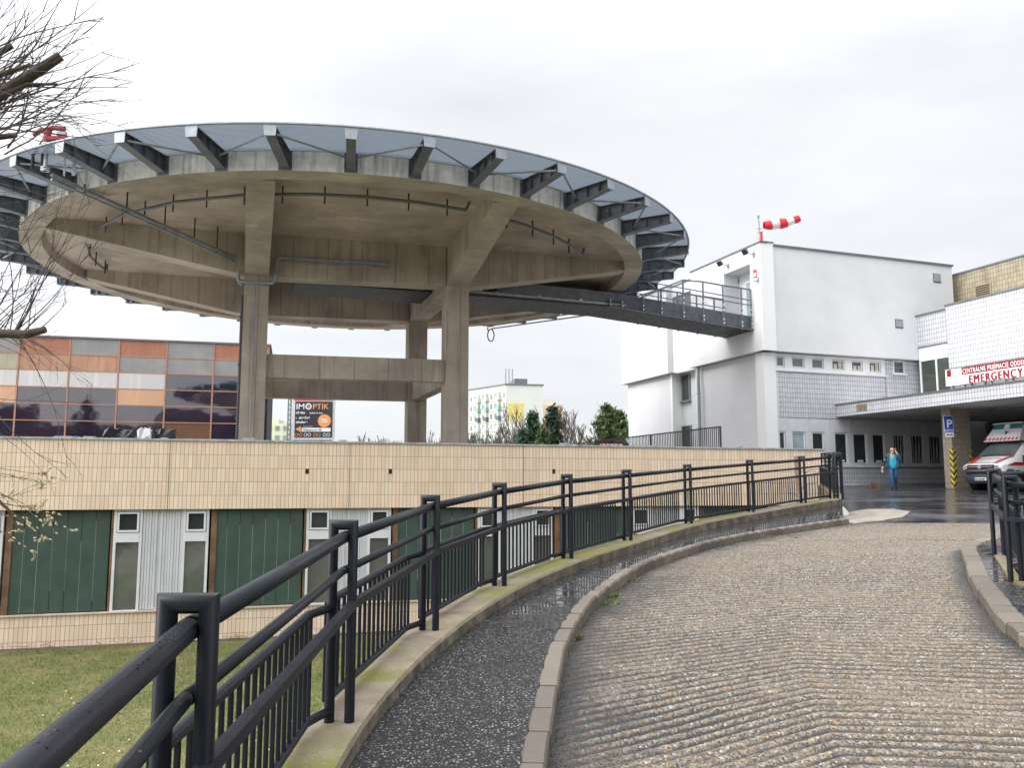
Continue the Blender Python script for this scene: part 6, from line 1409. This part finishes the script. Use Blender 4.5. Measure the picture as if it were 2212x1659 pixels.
mb = MB(); mb.grid(secs); mb.face(secs[0]); mb.face(secs[-1]); bo = part('body', mb, AW, av, smooth=True); md = bo.modifiers.new('es', 'EDGE_SPLIT'); md.split_angle = R(40)
# bumper and grille
mb = MB(); rows = []
for z, f, w in ((.28, -.12, .90), (.42, .0, .93), (.62, .05, .95), (.80, .04, .95), (.88, -.02, .93)):
    rows.append([am_(f-.75, -w-.01, z), am_(f-.36, -w, z), am_(f-.14, -w*.85, z), am_(f-.03, -w*.55, z), am_(f+.01, 0, z), am_(f-.03, w*.55, z), am_(f-.14, w*.85, z), am_(f-.36, w, z), am_(f-.75, w+.01, z)])
mb.grid(rows); part('bumper', mb, AG, av, smooth=True)
mb = MB(); mb.hexa([am_(.055, -.62, .66), am_(.055, .62, .66), am_(.0, .6, .66), am_(.0, -.6, .66), am_(.062, -.62, .77), am_(.062, .62, .77), am_(.0, .6, .77), am_(.0, -.6, .77)]); part('air_intake', mb, AK, av)
mb = MB(); mb.hexa([am_(.03, -.60, .885), am_(.03, .60, .885), am_(-.1, .6, .885), am_(-.1, -.6, .885), am_(.005, -.58, 1.035), am_(.005, .58, 1.035), am_(-.15, .58, 1.035), am_(-.15, -.58, 1.035)]); gr = part('grille', mb, AK, av)
mb = MB(); mb.bar(am_(.03, -.56, .96), am_(.03, .56, .96), .015, .02); part('chrome_bar', mb, STEEL_L, gr)
def vdisc(x, y, z, r, m, par, name, ri=0):
    mb = MB(); nn = 20
    for i in range(nn):
        a, b = 2*math.pi*i/nn, 2*math.pi*(i+1)/nn; mb.face([am_(x, y+r*math.cos(a), z+r*math.sin(a)), am_(x, y+r*math.cos(b), z+r*math.sin(b)), am_(x, y+ri*math.cos(b), z+ri*math.sin(b)), am_(x, y+ri*math.cos(a), z+ri*math.sin(a))] if ri else [am_(x, y+r*math.cos(a), z+r*math.sin(a)), am_(x, y+r*math.cos(b), z+r*math.sin(b)), am_(x, y, z)])
    return part(name, mb, m, par)
CHR = M('chrome', (.75, .75, .77), .15, .8)
em = vdisc(.062, 0, .96, .085, CHR, av, 'emblem', ri=.068); vdisc(.055, 0, .96, .07, M('emblem_field', (.45, .47, .5), .3), em, 'emblem_field')
mb = MB()
for a, b in (((-.045, 1.015), (-.012, .945)), ((-.012, .945), (0, .975)), ((0, .975), (.012, .945)), ((.012, .945), (.045, 1.015)), ((-.018, 1.02), (0, .985)), ((0, .985), (.018, 1.02))): mb.bar(am_(.066, a[0], a[1]-.02), am_(.066, b[0], b[1]-.02), .011)
part('emblem_letters', mb, CHR, em)
for s in (-1, 1):
    mb = MB(); mb.hexa([am_(-.03, s*.60, .87), am_(-.20, s*.90, .86), am_(-.3, s*.88, .86), am_(-.15, s*.6, .87), am_(-.05, s*.60, 1.04), am_(-.42, s*.955, 1.06), am_(-.5, s*.9, 1.06), am_(-.2, s*.6, 1.04)]); h = part('headlight', mb, M('lamp_glass', (.55, .58, .62), .12, .3), av)
    mb = MB(); mb.tube([am_(-.07, s*.72, .95), am_(-.02, s*.72, .95)], [.02, .06], 10); part('bulb', mb, CHR, h)
# windscreen
mb = MB(); wsr = []
for x_, hw_, z_ in ((-.97, .78, 1.385), (-1.16, .76, 1.525), (-1.35, .735, 1.69), (-1.54, .71, 1.805), (-1.74, .68, 1.925)): wsr.append([am_(x_+.02, -hw_, z_+.012), am_(x_+.03, -hw_*.5, z_+.035), am_(x_+.035, 0, z_+.042), am_(x_+.03, hw_*.5, z_+.035), am_(x_+.02, hw_, z_+.012)])
mb.grid(wsr); part('windscreen', mb, AGL, av, smooth=True)
mb = MB(); wsq = [am_(-.93, -.74, 1.37), am_(-.93, .74, 1.37), am_(-1.78, .66, 1.905), am_(-1.78, -.66, 1.905)]; nrm = (wsq[1]-wsq[0]).cross(wsq[2]-wsq[1]).normalized(); nrm = nrm if nrm.z > 0 else -nrm
mb = MB(); mb.bar(am_(-.93, -.5, 1.43), am_(-1.0, .1, 1.49), .02); mb.bar(am_(-.93, .1, 1.43), am_(-1.0, .62, 1.47), .02); part('wiper', mb, AK, av)
for s in (-1, 1):
    mb = MB(); mb.face([am_(-1.45, s*.945, 1.22), am_(-2.4, s*.95, 1.22), am_(-2.4, s*.87, 1.78), am_(-1.85, s*.87, 1.78)]); mb.face([am_(-1.45, s*.93, 1.22), am_(-2.4, s*.93, 1.22), am_(-2.4, s*.85, 1.78), am_(-1.85, s*.85, 1.78)]); part('side_window', mb, AGL, av)
    mb = MB(); mb.box(am_(-1.35, s*1.06, 1.28), (.14, .2, .28), (af.x, af.y)); part('wing_mirror', mb, AK, av)
    mb = MB(); mb.hexa([am_(-.35, s*.957, 1.0), am_(-5, s*.957, .98), am_(-5, s*.95, .98), am_(-.35, s*.95, 1.0), am_(-.75, s*.957, 1.13), am_(-5, s*.957, 1.14), am_(-5, s*.95, 1.14), am_(-.75, s*.95, 1.13)]); part('red_stripe', mb, AR, av)
    for xw in (-.95, -4.0):
        mb = MB(); nn = 18; mb.tube([am_(xw, s*.72, .34), am_(xw, s*.955, .34)], .34, 20); w_ = part('wheel', mb, AK, av); mb = MB(); mb.tube([am_(xw, s*.9, .34), am_(xw, s*.962, .34)], .20, 14); part('rim', mb, STEEL, w_)
        mb = MB(); mb.tube([am_(xw, s*.6, .40), am_(xw, s*.953, .40)], .42, 20); part('wheel_arch', mb, AK, av)
# bonnet stripes
def hood(x, y): 
    xs = [-.02, -.10, -.30, -.75, -.98]; zs__ = [1.02, 1.08, 1.15, 1.32, 1.40]; return am_(x, y, float(np.interp(-x, [-q for q in xs], zs__))+.012)
mb = MB()
for s in (-1, 1):
    for y0, y1, w in ((.42, .78, .05), (.54, .86, .09)):
        n_ = 8
        for i in range(n_):
            x0 = -.1-.85*i/n_; x1 = -.1-.85*(i+1)/n_; a = y0+(y1-y0)*(i/n_)**1.3*.6; b = y0+(y1-y0)*((i+1)/n_)**1.3*.6; mb.face([hood(x0, s*a), hood(x0, s*(a+w)), hood(x1, s*(b+w)), hood(x1, s*b)])
for i in range(5):
    y = -.34+i*.15; mb.face([hood(-.10, y), hood(-.10, y+.07), hood(-.22, y+.09), hood(-.22, y+.02)])
part('bonnet_stripes', mb, AR, av)
lz = Vector((-af.x, -af.y, .35)).normalized(); text('lettering', 'AMBULANCIA', hood(-.62, -.40)+Vector((0, 0, .02)), Vector((al.x, al.y, 0)), lz, .15, M('letter_grey', (.5, .42, .42), .5), av, xs=.9)
# roof box
mb = MB(); lo = [am_(-1.35, -.80, 2.03), am_(-1.35, .80, 2.03), am_(-4.6, .8, 2.0), am_(-4.6, -.8, 2.0)]; hi = [am_(-1.95, -.62, 2.72), am_(-1.95, .62, 2.72), am_(-4.5, .62, 2.72), am_(-4.5, -.62, 2.72)]
mb.hexa(lo+hi); rbx = part('roof_box', mb, AW, av, bevel=.03)
mb = MB(); mb.hexa([am_(-1.8, -.66, 2.55), am_(-1.8, .66, 2.55), am_(-2.3, .66, 2.55), am_(-2.3, -.66, 2.55), am_(-1.92, -.60, 2.74), am_(-1.92, .60, 2.74), am_(-2.3, .6, 2.74), am_(-2.3, -.6, 2.74)]); part('light_bar', mb, glass('bar_glass', (.03, .17, .24), .08), av)
mb = MB(); mb.hexa([am_(-1.84, -.66, 2.76), am_(-1.84, .66, 2.76), am_(-2.35, .66, 2.76), am_(-2.35, -.66, 2.76), am_(-1.9, -.62, 2.82), am_(-1.9, .62, 2.82), am_(-2.35, .62, 2.82), am_(-2.35, -.62, 2.82)]); mb.hexa([am_(-1.79, -.12, 2.56), am_(-1.79, .12, 2.56), am_(-2, .12, 2.56), am_(-2, -.12, 2.56), am_(-1.9, -.1, 2.75), am_(-1.9, .1, 2.75), am_(-2, .1, 2.75), am_(-2, -.1, 2.75)]); part('light_bar_cover', mb, AW, av)
def bx(y, f): return am_(-1.35-.60*f+.012, y, 2.03+.69*f+.012)
mb = MB()
for i in range(9):
    y = -.74+i*.17; mb.face([bx(y, .04), bx(y+.09, .04), bx(y+.12, .2), bx(y+.03, .2)])
part('box_stripes', mb, AR, av)
mb = MB(); c = bx(.08, .52)
for a in (0, 60, 120): d = Vector((al.x, al.y, 0))*math.cos(R(a))*.10+(bx(0, 1)-bx(0, 0)).normalized()*math.sin(R(a))*.10; mb.bar(c-d, c+d, .045, .01)
part('medical_star', mb, M('star_blue', (.03, .05, .35), .5), av)
mb = MB(); mb.hexa([am_(.062, -.27, .40), am_(.062, .27, .40), am_(.04, .27, .40), am_(.04, -.27, .40), am_(.068, -.27, .52), am_(.068, .27, .52), am_(.04, .27, .52), am_(.04, -.27, .52)]); pl = part('number_plate', mb, SW, av)
mb = MB(); sgn = -1; mb.hexa([am_(.069, sgn*.27, .40), am_(.069, sgn*.22, .40), am_(.06, sgn*.22, .4), am_(.06, sgn*.27, .4), am_(.072, sgn*.27, .52), am_(.072, sgn*.22, .52), am_(.06, sgn*.22, .52), am_(.06, sgn*.27, .52)]); part('blue_band', mb, BLUE, pl)
text('lettering', 'BA·257ZM', am_(.074, -.2, .425), Vector((al.x, al.y, 0)), ZU, .10, BLACKP, pl, bold=.002, xs=.95)
mb = MB(); q = atY(1925, 1050, 38.2); mb.box((q.x-.45, 39, zr(39)+.08), (.16, .16, .16)); part('brick', mb, M('red_brick', (.25, .06, .03), .8), label='small red brick lying at the foot of the white tiled wall', cat='brick', base=(q.x-.45, 39, zr(39)))
# trees added behind the viewer (seen only as reflections in the dark glazing)
for i, (x, y, h) in enumerate(((-27, -12, 17), (-4, -22, 17), (-17, -20, 13))):
    pine(x, y, -4.4, h, 60+i, ('tall dark conifer added out of view, mirrored in the orange and dark glazing', 'taller conifer added out of view in front of the mirrored building', 'shorter conifer added out of view left of the mirrored building')[i], .3, 0)
bare_tree(9, -16, -4.4, 15, 99, 'bare tree added out of view, mirrored at the right end of the dark glazing', spread=.5)
